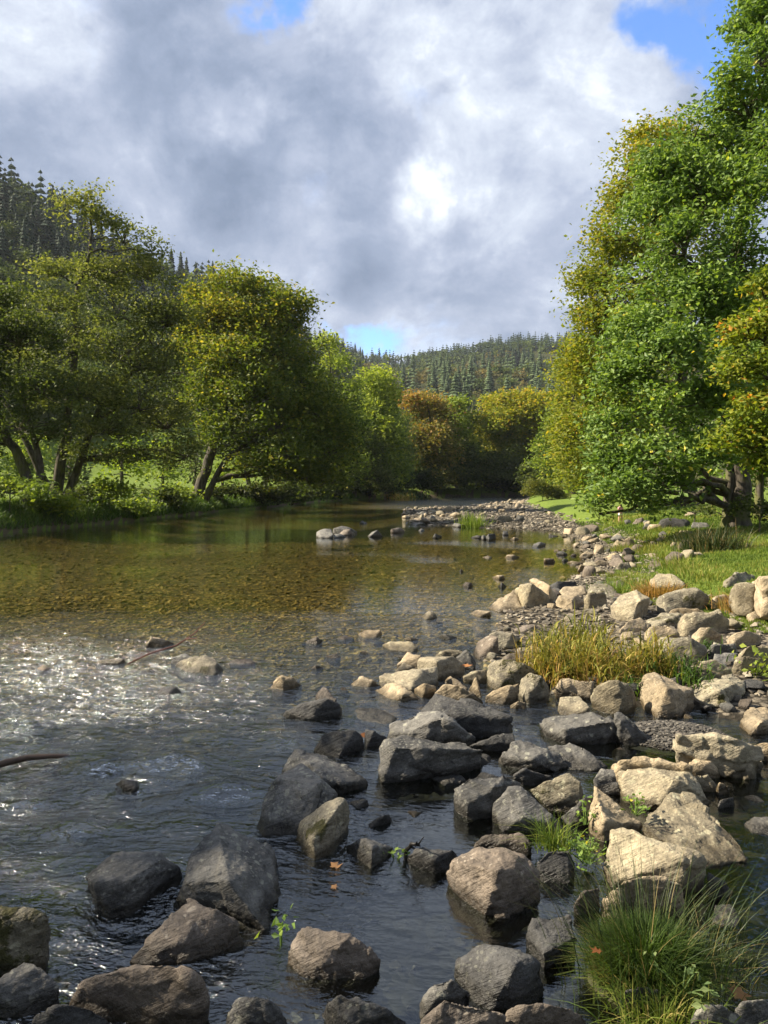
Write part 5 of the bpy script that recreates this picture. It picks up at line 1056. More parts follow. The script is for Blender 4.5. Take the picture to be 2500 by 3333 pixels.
def pebble_mat(name, stops, wet=True):
    m, t, out = new_mat(name)
    a = t.n('ShaderNodeAttribute', attribute_name='tint').outputs['Fac']; geo = t.n('ShaderNodeNewGeometry')
    c = t.cr(a, stops); nz = t.noise(geo.outputs['Position'], 40.0, 4, .6)
    c = t.mix(t.m('MULTIPLY', nz, .5), c, (.08, .07, .055))
    pz = t.n('ShaderNodeSeparateXYZ', ins={0: geo.outputs['Position']}).outputs[2]
    w = t.ramp(pz, .04, .01) if wet else 0.0
    c = t.mix(t.m('MULTIPLY', w, .6), c, (.03, .026, .018))
    b = t.n('ShaderNodeBump', ins={'Strength': .6, 'Distance': .01, 'Height': nz})
    p = t.n('ShaderNodeBsdfPrincipled', ins={'Base Color': c, 'Roughness': t.m('SUBTRACT', .8, t.m('MULTIPLY', w, .5)), 'Normal': b.outputs[0], 'Specular IOR Level': .35})
    t.l(p.outputs[0], out.inputs[0]); return m
PB = pebble_mat('shingle', [(0, (.06, .055, .048)), (.4, (.15, .13, .10)), (.8, (.29, .25, .19)), (1, (.40, .36, .28))])
PD = pebble_mat('dark_gravel', [(0, (.025, .025, .025)), (.6, (.07, .066, .06)), (1, (.18, .165, .14))])
PU = pebble_mat('bed_stones', [(0, (.08, .06, .025)), (.5, (.22, .16, .065)), (.85, (.32, .25, .12)), (1, (.42, .35, .20))], False)
shingle('shingle', '', 6000, lambda y: (X_R(y) - .4, X_G(y) + .5), (6.5, 32), (.05, .20), PB, ypow=1.0)
shingle('shingle', '', 6000, lambda y: (X_R(y) - .4, X_G(y) + .5), (32, 98), (.14, .42), PB)
gp = PZ(1500 + 1150 * .6028, 1700 + 1120 * .6028, 0.05)
shingle('gravel', '', 3500, lambda y: (gp.x - .55, gp.x + .45), (gp.y - .35, gp.y + .45), (.012, .05), PD, zoff=.0, cond=None) if False else None
def mound():
    bm = Bag(); n_ = 2600; an = rs.uniform(0, 6.28, n_); rr = np.sqrt(rs.random(n_))
    x = gp.x + np.cos(an) * rr * .44; y = gp.y + np.sin(an) * rr * .34; z = .075 * (1 - rr ** 2) + .004 * rs.normal(0, 1, n_)
    s = rs.uniform(.010, .034, n_)
    for t in range(len(LP)):
        k = np.arange(t, n_, len(LP)); V, F = LP[t]
        P = V[None] * s[k][:, None, None] * 1.2 + np.stack([x[k], y[k], z[k]], 1)[:, None]
        bm.add(P.reshape(-1, 3), (F[None] + (np.arange(len(k)) * len(V))[:, None, None]).reshape(-1, 3), np.repeat(rs.random(len(k)), len(F)))
    o = link(bm.mesh('gravel', [PD], False), 'gravel'); o['kind'] = 'stuff'
    A_ = np.linspace(0, 6.283, 29)[:-1]; Rr = np.linspace(0.001, 1.12, 9)
    X = gp.x + np.outer(Rr, np.cos(A_)) * .44; Y = gp.y + np.outer(Rr, np.sin(A_)) * .34; Z = .07 * (1 - Rr ** 2)[:, None] + 0 * X - .005
    i = np.arange(8)[:, None] * 28; j = np.arange(28)[None]; j2 = (j + 1) % 28
    F = np.stack([i + j, i + j2, i + 28 + j2, i + 28 + j], -1).reshape(-1, 4)[:, ::-1]
    o = link(mesh_np('gravel_bank', np.stack([X.ravel(), Y.ravel(), Z.ravel()], 1), F, [simple('dark_grit', (.06, .056, .05), .8, .5, 60)]), 'gravel_bank'); o['kind'] = 'structure'
mound()
# cobbles on the bed seen through the water
shingle('submerged_stones', '', 2600, lambda y: (-y * .56 - .5, X_R(y) + .2), (2.2, 8.5), (.04, .16), PD, ypow=.8, cond=lambda x, y, z: z < 0.0, sink=.34)
shingle('submerged_stones', '', 6500, lambda y: (-y * .56 - .5, X_R(y) + .2), (8, 16), (.05, .17), PU, ypow=.9, cond=lambda x, y, z: z < 0.0, sink=.34)
shingle('submerged_stones', '', 5000, lambda y: (max(-y * .56 - .5, float(interp(y, XL))), X_R(y) + .2), (14, 34), (.10, .26), PU, cond=lambda x, y, z: z < 0.0, sink=.36)
HAZE = True
# ------------------------------------------------------------------ woods on the hills
print('leaves', NLEAF[0])
def conifer_tpl(seed, tiers=11, arms=8, w=.21):
    r_ = np.random.default_rng(seed); V = []; F = []; T = []
    def add(a, b, c, t):
        k = len(V); V.extend([a, b, c]); F.append((k, k + 1, k + 2)); T.append(t)
    for i in range(tiers):
        f = i / tiers; z = .10 + .88 * f; rr = w * (1 - f) ** .85 * (1 + .25 * r_.normal() * .5) + .012
        for a in range(arms):
            an = a * 6.283 / arms + i * .7 + r_.normal() * .2; q = rr * r_.uniform(.7, 1.2)
            d = np.array([math.cos(an), math.sin(an), 0]); s = np.array([-d[1], d[0], 0])
            c0_ = np.array([0, 0, z + .055]); tip = d * q + np.array([0, 0, z - q * .30])
            m1 = d * q * .6 + s * q * .42 + np.array([0, 0, z - q * .22]); m2 = d * q * .6 - s * q * .42 + np.array([0, 0, z - q * .22])
            t = r_.random(); add(c0_, m1, tip, t); add(c0_, tip, m2, t * .8)
    for k in range(3):
        an = k * 2.09; an2 = an + 2.09
        add(np.array([.015 * math.cos(an), .015 * math.sin(an), -.05]), np.array([.015 * math.cos(an2), .015 * math.sin(an2), -.05]), np.array([0, 0, 1.0]), 0.0)
    return np.array(V), np.array(F), np.array(T)
def broad_tpl(seed, nl=70, lsz=.17, k=14):
    r_ = np.random.default_rng(seed)
    c = r_.normal(0, 1, (k, 3)); c /= np.linalg.norm(c, axis=1)[:, None]; c = c * np.array([.24, .24, .22]) * r_.uniform(.6, 1.1, (k, 1)) + np.array([0, 0, .62]); c[:, 2] = np.maximum(c[:, 2], .35)
    V, F, T = leaves(r_, c, .085, nl // k, lsz, np.zeros(k), .8, .8)
    F2 = np.concatenate([F[:, [0, 1, 2]], F[:, [0, 2, 3]]]); T2 = np.concatenate([T, T])
    a = np.array([[-.02, 0, -.05], [.02, 0, -.05], [0, 0, .6], [0, -.02, -.05], [0, .02, -.05]]); kk = len(V)
    V = np.concatenate([V, a]); F2 = np.concatenate([F2, [[kk, kk + 1, kk + 2], [kk + 3, kk + 4, kk + 2]]]); T2 = np.concatenate([T2, [0, 0]])
    return V, F2, T2
CON = [conifer_tpl(i, 17, 11, .19) for i in range(5)]; BRO = [broad_tpl(20 + i) for i in range(6)]; BROH = [broad_tpl(30 + i, 840, .055, 28) for i in range(6)]
CONL = [conifer_tpl(i + 40, 7, 6, .22) for i in range(5)]
CM = leaf_mat('conifer_needles', [(0, (.015, .030, .018)), (.6, (.034, .058, .033)), (1, (.07, .10, .05))], .12, .7, .1)
CL = leaf_mat('pale_conifer_needles', [(0, (.045, .07, .035)), (.6, (.09, .13, .062)), (1, (.15, .19, .09))], .15, .7, .1)
BM = {'g': leaf_mat('hill_leaves', [(0, (.045, .075, .022)), (.6, (.10, .135, .038)), (1, (.18, .205, .055))], .25, .7, .1),
      'y': leaf_mat('hill_autumn_leaves', [(0, (.08, .085, .028)), (.6, (.16, .14, .05)), (1, (.27, .19, .075))], .25, .7, .1)}
def tri_mesh(name, tpl, mat):
    return mesh_np(name, tpl[0], tpl[1], [mat], False, tpl[2])
CMESH = [tri_mesh('conifer', c, CM) for c in CON]; CLMESH = [tri_mesh('conifer', c, CL) for c in CON]
BMESH = {k: [tri_mesh('hillside_tree', b, m) for b in BROH] for k, m in BM.items()}
rh = np.random.default_rng(99)
# skyline firs on the left hill and the ridge, placed one by one (view spot of the top, height in metres)
def fir(U, Vt, h, name='fir_tree', label=None, group=None, mesh=None, dist=None):
    az = math.atan((U - 829.5) / 1597.0); r1 = float(interp(math.degrees(az), HR1)); d = raydir(U * 1.50693, Vt * 1.50693); best = None
    for f in np.linspace(.45, 1.0, 56):
        r_ = r1 * f; x, y = math.sin(az) * r_, math.cos(az) * r_; z = g1(x, y); zt = CAM_Z + d.z / d.y * y
        if best is None or abs(z + h - zt) < best[0]: best = (abs(z + h - zt), x, y, z, zt)
    _, x, y, z, zt = best; hh = max(h * .7, min(h * 1.5, zt - z))
    o = link(mesh or CMESH[rh.integers(5)], name, None, (x, y, z - .3), (0, 0, rh.uniform(0, 6)), (hh, hh, hh)); tag(o, label, 'fir tree', group); return o
SKY = [(8, 362, 17, 'fir at the left edge of the skyline on the left hill'), (44, 372, 18, 'tallest spire like fir on the left hill skyline'), (72, 402, 14, 'fir just right of the spire like one on the left hill'), (88, 410, 13, 'second fir right of the spire like one on the left hill'), (28, 395, 13, 'fir between the edge fir and the spire like one'),
       (132, 415, 16, 'lone fir on the skyline left of the alder crown top'), (376, 532, 20, 'first tall fir between alder crown and golden sycamore'), (396, 540, 19, 'second tall fir between alder crown and golden sycamore'), (408, 552, 14, 'third shorter fir between alder crown and golden sycamore'), (428, 562, 14, 'small fir left of the sycamore top'),
       (464, 558, 15, 'small fir directly above the left part of the sycamore top'), (517, 584, 11, 'tiny fir tip peeping over the sycamore top'), (356, 560, 16, 'fir right beside the alder crown'), (345, 570, 14, 'shorter fir touching the alder crown')]
for U, V_, h, lb in SKY: fir(U, V_, h * .8, label=lb, group='firs on the left hill skyline')
def hill_points(n_, azlo, azhi, f0, f1):
    az = rh.uniform(azlo, azhi, n_); r1 = interp(az, HR1)
    r_ = r1 * np.sqrt(rh.uniform(f0 ** 2, f1 ** 2, n_)); a = np.radians(az)
    x, y = np.sin(a) * r_, np.cos(a) * r_
    return x, y, ground(x, y), az, r_ / r1
def place_wood(n_, azr, f0, f1, kind, hgt, label, group, n_obj, seed, name='conifer', cat='conifer'):
    x, y, z, az, f = hill_points(n_, azr[0], azr[1], f0, f1)
    nz = fbm2(x, y, 60.0, 3, seed)
    keep = nz > (-.05 if kind != 'all' else -9); x, y, z, nz = x[keep], y[keep], z[keep], nz[keep]
    h = rh.uniform(hgt[0], hgt[1], len(x)); app = h / np.hypot(x, y)
    az_ = np.degrees(np.arctan2(x, y)); vis = (np.abs(az_) < 28)
    order = np.argsort(-(app * vis)); ob = order[:n_obj]; st = order[n_obj:]
    pool = CMESH if kind == 'c' else CLMESH if kind == 'cl' else BMESH[kind]
    tp = CONL if kind in ('c', 'cl') else BRO
    for i in ob:
        o = link(pool[i % len(pool)], name, None, (x[i], y[i], z[i] - .4), (0, 0, rh.uniform(0, 6.28)), (h[i],) * 3); tag(o, label, cat, group)
    return [(x[i], y[i], z[i], h[i], i) for i in st], tp
def wood_stuff(name, lists):
    for mat, items in lists.items():
        Vs = []; Fs = []; Ts = []; off = 0
        for tpl_i in range(6):
            sel = [q for q in items if q[5] % len(q[6]) == tpl_i]
            if not sel: continue
            V, F, T = sel[0][6][tpl_i]
            a = rh.uniform(0, 6.28, len(sel)); P = np.array([q[:3] for q in sel]); h = np.array([q[3] for q in sel])
            ca, sa = np.cos(a)[:, None], np.sin(a)[:, None]
            X = (V[None, :, 0] * ca - V[None, :, 1] * sa) * h[:, None] + P[:, 0:1]; Y = (V[None, :, 0] * sa + V[None, :, 1] * ca) * h[:, None] + P[:, 1:2]
            Z = V[None, :, 2] * h[:, None] + P[:, 2:3] - .4
            Vs.append(np.stack([X, Y, Z], -1).reshape(-1, 3)); Fs.append((F[None] + (np.arange(len(sel)) * len(V))[:, None, None]).reshape(-1, 3) + off); off += len(sel) * len(V)
            Ts.append(np.clip(np.tile(T, len(sel)) * .8 + np.repeat(rh.uniform(-.1, .3, len(sel)), len(T)), 0, 1))
        o = link(mesh_np(name, np.concatenate(Vs), np.concatenate(Fs), [mat], False, np.concatenate(Ts)), name); o['kind'] = 'stuff'
pools = {CM: [], CL: [], BM['g']: [], BM['y']: []}
def wood(mat, *a, **k):
    st, tp = place_wood(*a, **k); pools[mat] += [(x, y, z, h, i, i, tp) for x, y, z, h, i in st]
wood(CM, 1500, (-44, -5), .50, 1.0, 'c', (10, 20), 'dark conifer in the plantation on the steep left hill', 'conifers on the steep left hill', 130, 61)
wood(CM, 1900, (-5, 24), .72, 1.0, 'c', (9, 19), 'blue green conifer in the dark forest under the far ridge', 'conifers under the far ridge', 60, 62)
wood(CL, 260, (-5, 20), .34, .66, 'cl', (15, 24), 'pale grey green conifer standing out on the sunny lower slope of the far hill', 'pale conifers on the lower far slope', 70, 63)
wood(BM['g'], 2600, (-46, 24), .34, .97, 'g', (6, 14), 'round green broadleaf tree in the woods covering the hills', 'broadleaf trees in the hill woods', 200, 64, name='hillside_tree', cat='tree')
wood(BM['y'], 700, (-12, 24), .30, .80, 'y', (8, 12), 'buff autumn coloured tree in the woods on the far slope', 'autumn trees on the far slope', 60, 65, name='hillside_tree', cat='tree')
# hills outside the frame get the same woods, coarser
x, y, z, az, f = hill_points(600, 24, 316, .45, 1.0)
pools[BM['g']] += [(x[i], y[i], z[i], rh.uniform(9, 14), i, i, BRO) for i in range(len(x))]
wood_stuff('forest', pools)
# hedge row trees at the back of the meadow
for i, (U, vt, vb, w, yy, lf) in enumerate([(60, 940, 1030, 90, 70, 'lime'), (262, 905, 1040, 80, 62, 'bright'), (150, 960, 1035, 60, 66, 'dark'), (350, 950, 1040, 70, 74, 'lime'), (-60, 900, 1030, 90, 68, 'lime'), (480, 940, 1045, 60, 84, 'bright'), (640, 960, 1050, 80, 96, 'lime'), (420, 960, 1040, 50, 80, 'dark')]):
    make_tree('hedge_tree', ['low green tree behind the meadow at far left', 'bright sunlit yellow green bush tree seen under the alder boughs', 'dark small tree between the alder trunks behind the meadow', 'green tree behind the meadow between alder and sycamore', 'green tree beyond the left edge at the back of the meadow', 'bright tree behind the sycamore trunk', 'green tree behind the drooping dark sycamore', 'dark little tree left of the sycamore trunk'][i], 'tree', yy,
      [[(U, vb, .16), (U + 3, (vt + vb) / 2, .1)]], auto(50 + i, U - w / 2, U + w / 2, vt, vb + 8, 4, 2, .55), lf, .34, .55, 16, .8, seed=60 + i, twigs=.1)
# ------------------------------------------------------------------ bushes
def bush(name, label, U, V, w, h, yy, lf, size, seed, cat='bush', dens=1.6, per=18, group=None):
    lobes = []; r_ = random.Random(seed)
    for k in range(7):
        lobes.append((U + (k - 3) / 3.2 * w * .5, V - h * r_.uniform(.25, .62), w * .22, h * r_.uniform(.28, .42), r_.uniform(-.6, .6), r_.uniform(-.1, .12)))
    return make_tree(name, label, cat, yy, [[(U, V, .03), (U + 2, V - h * .5, .02)]], lobes, lf, size, dens, per, size * 1.6, seed=seed, twigs=.15, group=group)
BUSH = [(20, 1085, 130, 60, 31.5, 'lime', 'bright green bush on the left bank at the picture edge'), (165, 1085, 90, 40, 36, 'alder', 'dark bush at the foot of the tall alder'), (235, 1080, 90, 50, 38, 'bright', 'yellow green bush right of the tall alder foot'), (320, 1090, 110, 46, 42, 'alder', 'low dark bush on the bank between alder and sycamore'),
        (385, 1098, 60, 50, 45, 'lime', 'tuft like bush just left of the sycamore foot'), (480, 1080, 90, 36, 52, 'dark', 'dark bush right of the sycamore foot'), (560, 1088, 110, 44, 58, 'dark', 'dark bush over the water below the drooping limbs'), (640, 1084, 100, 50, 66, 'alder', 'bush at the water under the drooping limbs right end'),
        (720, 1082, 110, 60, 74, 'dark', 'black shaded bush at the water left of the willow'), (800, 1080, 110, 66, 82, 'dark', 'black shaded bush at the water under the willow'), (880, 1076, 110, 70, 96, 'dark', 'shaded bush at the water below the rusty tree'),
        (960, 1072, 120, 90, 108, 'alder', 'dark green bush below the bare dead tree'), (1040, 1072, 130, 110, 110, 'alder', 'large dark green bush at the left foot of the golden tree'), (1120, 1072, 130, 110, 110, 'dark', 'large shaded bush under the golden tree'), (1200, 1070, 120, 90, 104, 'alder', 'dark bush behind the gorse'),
        (110, 1100, 90, 26, 33, 'bright', 'short bright herbs at the water edge below the alders'), (280, 1104, 90, 24, 39, 'lime', 'short green herbs over the bank right of the alders')]
for i, (U, V_, w, h, yy, lf, lb) in enumerate(BUSH):
    bush('riverside_bush', lb, U, V_, w, h, yy, lf, .12 + yy * .0022, 80 + i, dens=max(.9, 3.2 - yy * .022))
bush('gorse_bush', 'olive gorse bush on the turf at the end of the gravel bar', 1172, 1082, 84, 50, 66, 'gorse', .13, 120, dens=4, per=22)
for i, (U, V_, w, h, yy) in enumerate([(1640, 1125, 90, 60, 20), (1560, 1118, 60, 26, 24), (1500, 1112, 50, 20, 26)]):
    bush('bramble_bush', ['tangle of brambles at the right edge beside the oak trunk', 'dark brambles at the foot of the oak trunk', 'low brambles left of the oak trunk on the eroded bank'][i], U, V_, w, h, yy, 'alder', .09, 130 + i, dens=5)

# ------------------------------------------------------------------ grasses
def blades(rng, bx, by, bz, L, wd, lean, nseg=4, dirs=None, droop=1.0):
    """curved tapering blades; returns V,F per blade strip"""
    N = len(bx); an = rng.uniform(0, 6.283, N) if dirs is None else dirs
    d = np.stack([np.cos(an), np.sin(an), 0 * an], 1); s = np.stack([-np.sin(an), np.cos(an), 0 * an], 1)
    tw = rng.uniform(-1.2, 1.2, N)[:, None]; s = s * np.cos(tw) + d * np.sin(tw)
    t = np.linspace(0, 1, nseg + 1); out = []
    for q in t:
        h = L * (q - .38 * droop * lean * q ** 2.2); o = L * lean * q ** 1.9 * .8
        c = np.stack([bx, by, bz + h], 1) + d * o[:, None]; w = (wd * (1 - q ** 1.6) * .5 + wd * .04)[:, None]
        out.append(np.stack([c - s * w, c + s * w], 1))
    V = np.stack(out, 1).reshape(N, -1, 3); k = (nseg + 1) * 2
    f = np.array([[2 * i, 2 * i + 1, 2 * i + 3, 2 * i + 2] for i in range(nseg)])
    F = (f[None] + (np.arange(N) * k)[:, None, None]).reshape(-1, 4)
    return V.reshape(-1, 3), F
GR = {'straw': leaf_mat('straw_blades', [(0, (.10, .12, .02)), (.3, (.26, .25, .05)), (.6, (.42, .30, .09)), (.85, (.48, .30, .12)), (1, (.40, .19, .08))], .35, .6, .2),
      'green': leaf_mat('green_blades', [(0, (.045, .09, .015)), (.5, (.11, .19, .03)), (1, (.25, .30, .06))], .35, .5, .3),
      'turf': leaf_mat('turf_blades', [(0, (.05, .085, .014)), (.5, (.12, .18, .03)), (.85, (.22, .25, .05)), (1, (.34, .28, .10))], .35, .7, .15),
      'rush': leaf_mat('rush_stems', [(0, (.014, .028, .007)), (.55, (.032, .055, .013)), (.85, (.08, .085, .025)), (1, (.25, .17, .07))], .15, .5, .3),
      'sedge': leaf_mat('orange_sedge', [(0, (.12, .11, .03)), (.5, (.34, .21, .06)), (1, (.46, .25, .09))], .3, .6, .2)}
def tuft(name, label, u, v, n_, L, wd, lean, mat, spread, seed, cat='grass', z=None, src=True, tmin=0, tmax=1, aniso=1.0, nseg=4, group=None):
    """u, v in source pixels"""
    rng = np.random.default_rng(seed); p = on_ground(u, v) if z is None else PZ(u, v, z)
    bx = rng.normal(0, spread, n_); by = rng.normal(0, spread * aniso, n_)
    Ls = rng.uniform(.30, 1.12, n_) * L; ln = np.abs(rng.normal(lean, lean * .55, n_)); ln = np.where(rng.random(n_) < .12, rng.uniform(1.0, 1.9, n_), ln)
    dirs = np.arctan2(by, bx) + rng.normal(0, .8, n_)
    V, F = blades(rng, bx, by, np.zeros(n_) - .02, Ls, wd * rng.uniform(.6, 1.3, n_), ln, nseg, dirs)
    T = np.repeat(np.clip(rng.uniform(tmin, tmax, n_) + rng.normal(0, .08, n_), 0, 1), nseg)
    if name == 'reed_clump':       # leaves standing off the stems
        k = int(n_ * 1.3); ix = rng.integers(0, n_, k)
        V2, F2 = blades(rng, bx[ix] + rng.normal(0, .012, k), by[ix] + rng.normal(0, .012, k), Ls[ix] * rng.uniform(.15, .85, k), L * rng.uniform(.25, .55, k), np.full(k, wd * 1.5), np.abs(rng.normal(1.0, .45, k)), nseg, None, 1.3)
        F = np.concatenate([F, F2 + len(V)]); V = np.concatenate([V, V2])
        T = np.concatenate([T, np.repeat(np.clip(rng.uniform(tmin, tmax * .75, k) - .12, 0, 1), nseg)])
    o = link(mesh_np(name, V, F, [GR[mat]], True, T), name, None, tuple(p)); tag(o, label, cat, group); return o
def iP(x, y): return 1500 + x * .6028, 1700 + y * .6028
def fP(x, y): return 1250 + x * .7535, 2350 + y * .7535
def dP(x, y): return 1650 + x * .5124, 1550 + y * .5124
# the golden reeds, several separate clumps in a row
reeds = [(470, 830, 420, .42, .95, 'straw', 'leftmost golden reed clump beside the mossy boulder', .2), (560, 845, 480, .46, 1, 'straw', 'second golden reed clump from the left, rusty stems', .3), (660, 855, 480, .46, 1, 'straw', 'third reed clump from the left with the tallest green tips', .2), (760, 850, 380, .42, .9, 'straw', 'fourth reed clump, in front of a pale boulder', .1),
         (880, 845, 420, .42, .9, 'straw', 'fifth reed clump behind the round lichen covered boulder', .2), (1000, 830, 380, .42, .9, 'straw', 'sixth reed clump above the angular white faced boulder', .3), (1090, 820, 260, .38, .8, 'straw', 'reed clump with rusty stems next to the green blades', .3), (1190, 850, 260, .36, .5, 'green', 'green bladed clump at the right end of the reeds', .3), (930, 940, 70, .26, .5, 'green', 'small green tuft between round and angular boulders', .3),
         (560, 760, 300, .5, .6, 'straw', 'back row reed clump at left with green tips', 0), (700, 740, 300, .5, .6, 'straw', 'back row reed clump in the middle', 0), (1330, 720, 50, .22, .5, 'green', 'few green blades beside the square grey slab', .2)]
rr_ = random.Random(12); rl = [(rr_.uniform(-9, 9), rr_.uniform(-9, 9), rr_.uniform(.8, 1.2), rr_.uniform(.09, .17)) for _ in reeds]
for i, (x, y, n_, L, tmx, m, lb, tmn) in enumerate(reeds):
    u, v = iP(x, y); tuft('reed_clump', lb, u + rl[i][0], v + rl[i][1], int(n_ * .45), L * rl[i][2], .010, .42, m, rl[i][3] if n_ > 100 else .05, 200 + i, 'reeds', tmin=0, tmax=tmx, nseg=5, group='reed clumps on the shore' if m == 'straw' else None)
# rush tuft in the lower right corner
p = PZ(*fP(1130, 1120), 0.0)
def rush():
    root = empty('rush_tuft', (p.x, p.y, 0)); root.scale = (.86, .86, .86); tag(root, 'big green rush and grass tussock in the bottom right corner', 'rush')
    rng = np.random.default_rng(5)
    n_ = 420; bx = rng.normal(0, .16, n_); by = rng.normal(0, .13, n_); an = np.arctan2(by, bx) + rng.normal(0, .5, n_)
    V, F = blades(rng, bx, by, np.zeros(n_), rng.uniform(.24, .68, n_), np.full(n_, .0042), np.abs(rng.normal(.62, .25, n_)), 6, an, .7)
    link(mesh_np('stem', V, F, [GR['rush']], True, np.repeat(rng.uniform(0, .95, n_), 6)), 'stem', root)
    n_ = 5200; rr = np.sqrt(rng.random(n_)); an0 = rng.uniform(0, 6.283, n_); bx = np.cos(an0) * rr * .24; by = np.sin(an0) * rr * .20
    bz = .13 * (1 - rr ** 2); an = an0 + rng.normal(0, .5, n_)
    V, F = blades(rng, bx, by, bz, rng.uniform(.08, .22, n_) , np.full(n_, .0055), np.abs(rng.normal(.85, .35, n_)), 3, an, 1.2)
    T = np.clip(rng.uniform(0, .55, n_) + (rr > .8) * rng.uniform(0, .45, n_) + (bx < -.1) * .1, 0, 1)
    link(mesh_np('grass_cushion', V, F, [leaf_mat('tussock_grass', [(0, (.028, .058, .011)), (.5, (.075, .125, .022)), (.8, (.16, .17, .05)), (1, (.30, .22, .10))])], True, np.repeat(T, 3)), 'grass_cushion', root)
    A_ = np.linspace(0, 6.283, 25)[:-1]; Rr = np.linspace(.001, 1.05, 8)
    X = np.outer(Rr, np.cos(A_)) * .27; Y = np.outer(Rr, np.sin(A_)) * .22; Z = .13 * (1 - Rr ** 2)[:, None] + 0 * X
    i = np.arange(7)[:, None] * 24; j = np.arange(24)[None]; F = np.stack([i + j, i + (j + 1) % 24, i + 24 + (j + 1) % 24, i + 24 + j], -1).reshape(-1, 4)
    link(mesh_np('root_mat', np.stack([X.ravel(), Y.ravel(), Z.ravel()], 1), F, [simple('root_mat', (.035, .035, .015), .9)]), 'root_mat', root)
rush()
u, v = fP(740, 530); tuft('grass_tuft', 'drooping yellow green grass tuft among the near rocks', u, v, 260, .20, .006, .8, 'turf', .045, 301, z=.06, tmax=.8)
u, v = fP(1190, 1275); tuft('grass_tuft', 'yellow grass tuft on the bottom edge below the rushes', u, v, 500, .17, .006, .9, 'turf', .09, 302, z=.03, tmin=.3)
u, v = fP(1400, 1080); tuft('grass_tuft', 'thin brown grass tuft at the right foot of the rush tussock', u, v, 220, .30, .004, .7, 'rush', .08, 303, z=.0, tmin=.3)
u, v = iP(1070, 400); tuft('sedge_tuft', 'orange sedge tuft left of the large smooth boulder', u, v, 900, .34, .010, .7, 'sedge', .16, 304, cat='sedge')
u, v = iP(1545, 470); tuft('sedge_tuft', 'orange sedge tuft near the right edge over a round boulder', u, v, 700, .32, .010, .75, 'sedge', .18, 305, cat='sedge')
u, v = iP(870, 380); tuft('grass_tuft', 'bright yellow green grass tuft right of the dark mossy boulder', u, v, 700, .28, .010, .6, 'green', .22, 306, tmin=.3)
u, v = iP(960, 350); tuft('grass_tuft', 'tall yellowish grass above the jagged cream boulder', u, v, 600, .34, .010, .6, 'turf', .22, 307, tmin=.3)
u, v = dP(1330, 480); tuft('rush_tuft', 'dark spiky rush clump on the grass below the oak', u, v, 900, .78, .014, .6, 'rush', .32, 308, cat='rush', nseg=5)
u, v = dP(1230, 470); tuft('rush_tuft', 'smaller left part clump of dark rushes below the oak', u, v, 400, .60, .013, .7, 'rush', .25, 309, cat='rush', nseg=5)
u, v = (1000 + 1270 * .4219, 1580 + 320 * .4219); tuft('grass_tuft', 'pale green grass tuft rising from the gravel bar', u, v, 300, .85, .03, .35, 'green', .28, 310, tmin=.4)
for i, (x, y) in enumerate([(660, 100), (740, 118), (780, 112), (880, 108)]):
    tuft('reed_clump', ['orange reed clump left on the far shallows', 'tall yellow reeds on the far shallows', 'yellow green reeds right of the tall ones on the far shallows', 'small dark reeds at the right on the far shallows'][i], 1000 + x * .4219, 1580 + y * .4219, 160, 1.0, .06, .4, ['sedge', 'straw', 'green', 'rush'][i], .6, 320 + i, cat='reeds')
for i, (x, y, L) in enumerate([(760, 470, .5), (830, 480, .5), (900, 500, .45), (960, 470, .5), (1040, 520, .5), (1100, 560, .45), (900, 400, .5), (980, 350, .4), (720, 640, .3), (820, 650, .3), (690, 480, .35), (1180, 590, .4), (1260, 640, .35), (760, 300, .35)]):
    u, v = dP(x, y); tuft('dry_grass_tuft', 'patch of tall dry grass between the shore stones and the turf', u, v, 300, L * .62, .012, .6, 'turf', .24, 340 + i, tmin=.5, group='dry grass tufts on the shore')
# turf: nobody could count it
def turf():
    rng = np.random.default_rng(8); n_ = 105000
    y = 7.0 * (34 / 7.0) ** rng.random(n_); x = rng.uniform(-.5, 1, n_) * 0 + interp(y, XG) - .5 + rng.random(n_) ** 1.1 * (y * .60 + 1.5 - interp(y, XG) + .5)
    z = ground(x, y); nz = fbm2(x, y, 1.1, 3, 44); k = (x > interp(y, XG) - .5 + .5 * nz) & (nz > -.5)
    x, y, z, nz = x[k], y[k], z[k], nz[k]; n_ = len(x)
    L = (.028 + .0022 * y) * rng.uniform(.6, 1.5, n_) * (1 + .8 * np.clip(nz, 0, 1))
    V, F = blades(rng, x, y, z - .01, L, .0012 * y + .003, np.abs(rng.normal(.5, .3, n_)), 1)
    T = np.clip(.46 + .75 * nz + rng.normal(0, .2, n_), 0, 1)
    o = link(mesh_np('grass', V, F, [GR['turf']], True, T), 'grass'); o['kind'] = 'stuff'
turf()
def bank_grass():
    rng = np.random.default_rng(9); n_ = 38000
    y = rng.uniform(24, 95, n_); x = interp(y, XL) - np.abs(rng.normal(0, 1, n_)) * 1.6 + .15
    z = ground(x, y); k = z > .12; x, y, z = x[k], y[k], z[k]; n_ = len(x)
    V, F = blades(rng, x, y, z - .02, rng.uniform(.15, .5, n_), .0012 * y + .004, np.abs(rng.normal(.8, .3, n_)), 2)
    T = np.repeat(np.clip(.3 + .4 * fbm2(x, y, 3, 2, 4) + rng.normal(0, .2, n_), 0, 1), 2)
    o = link(mesh_np('bank_grass', V, F, [GR['green']], True, T), 'bank_grass'); o['kind'] = 'stuff'
bank_grass()
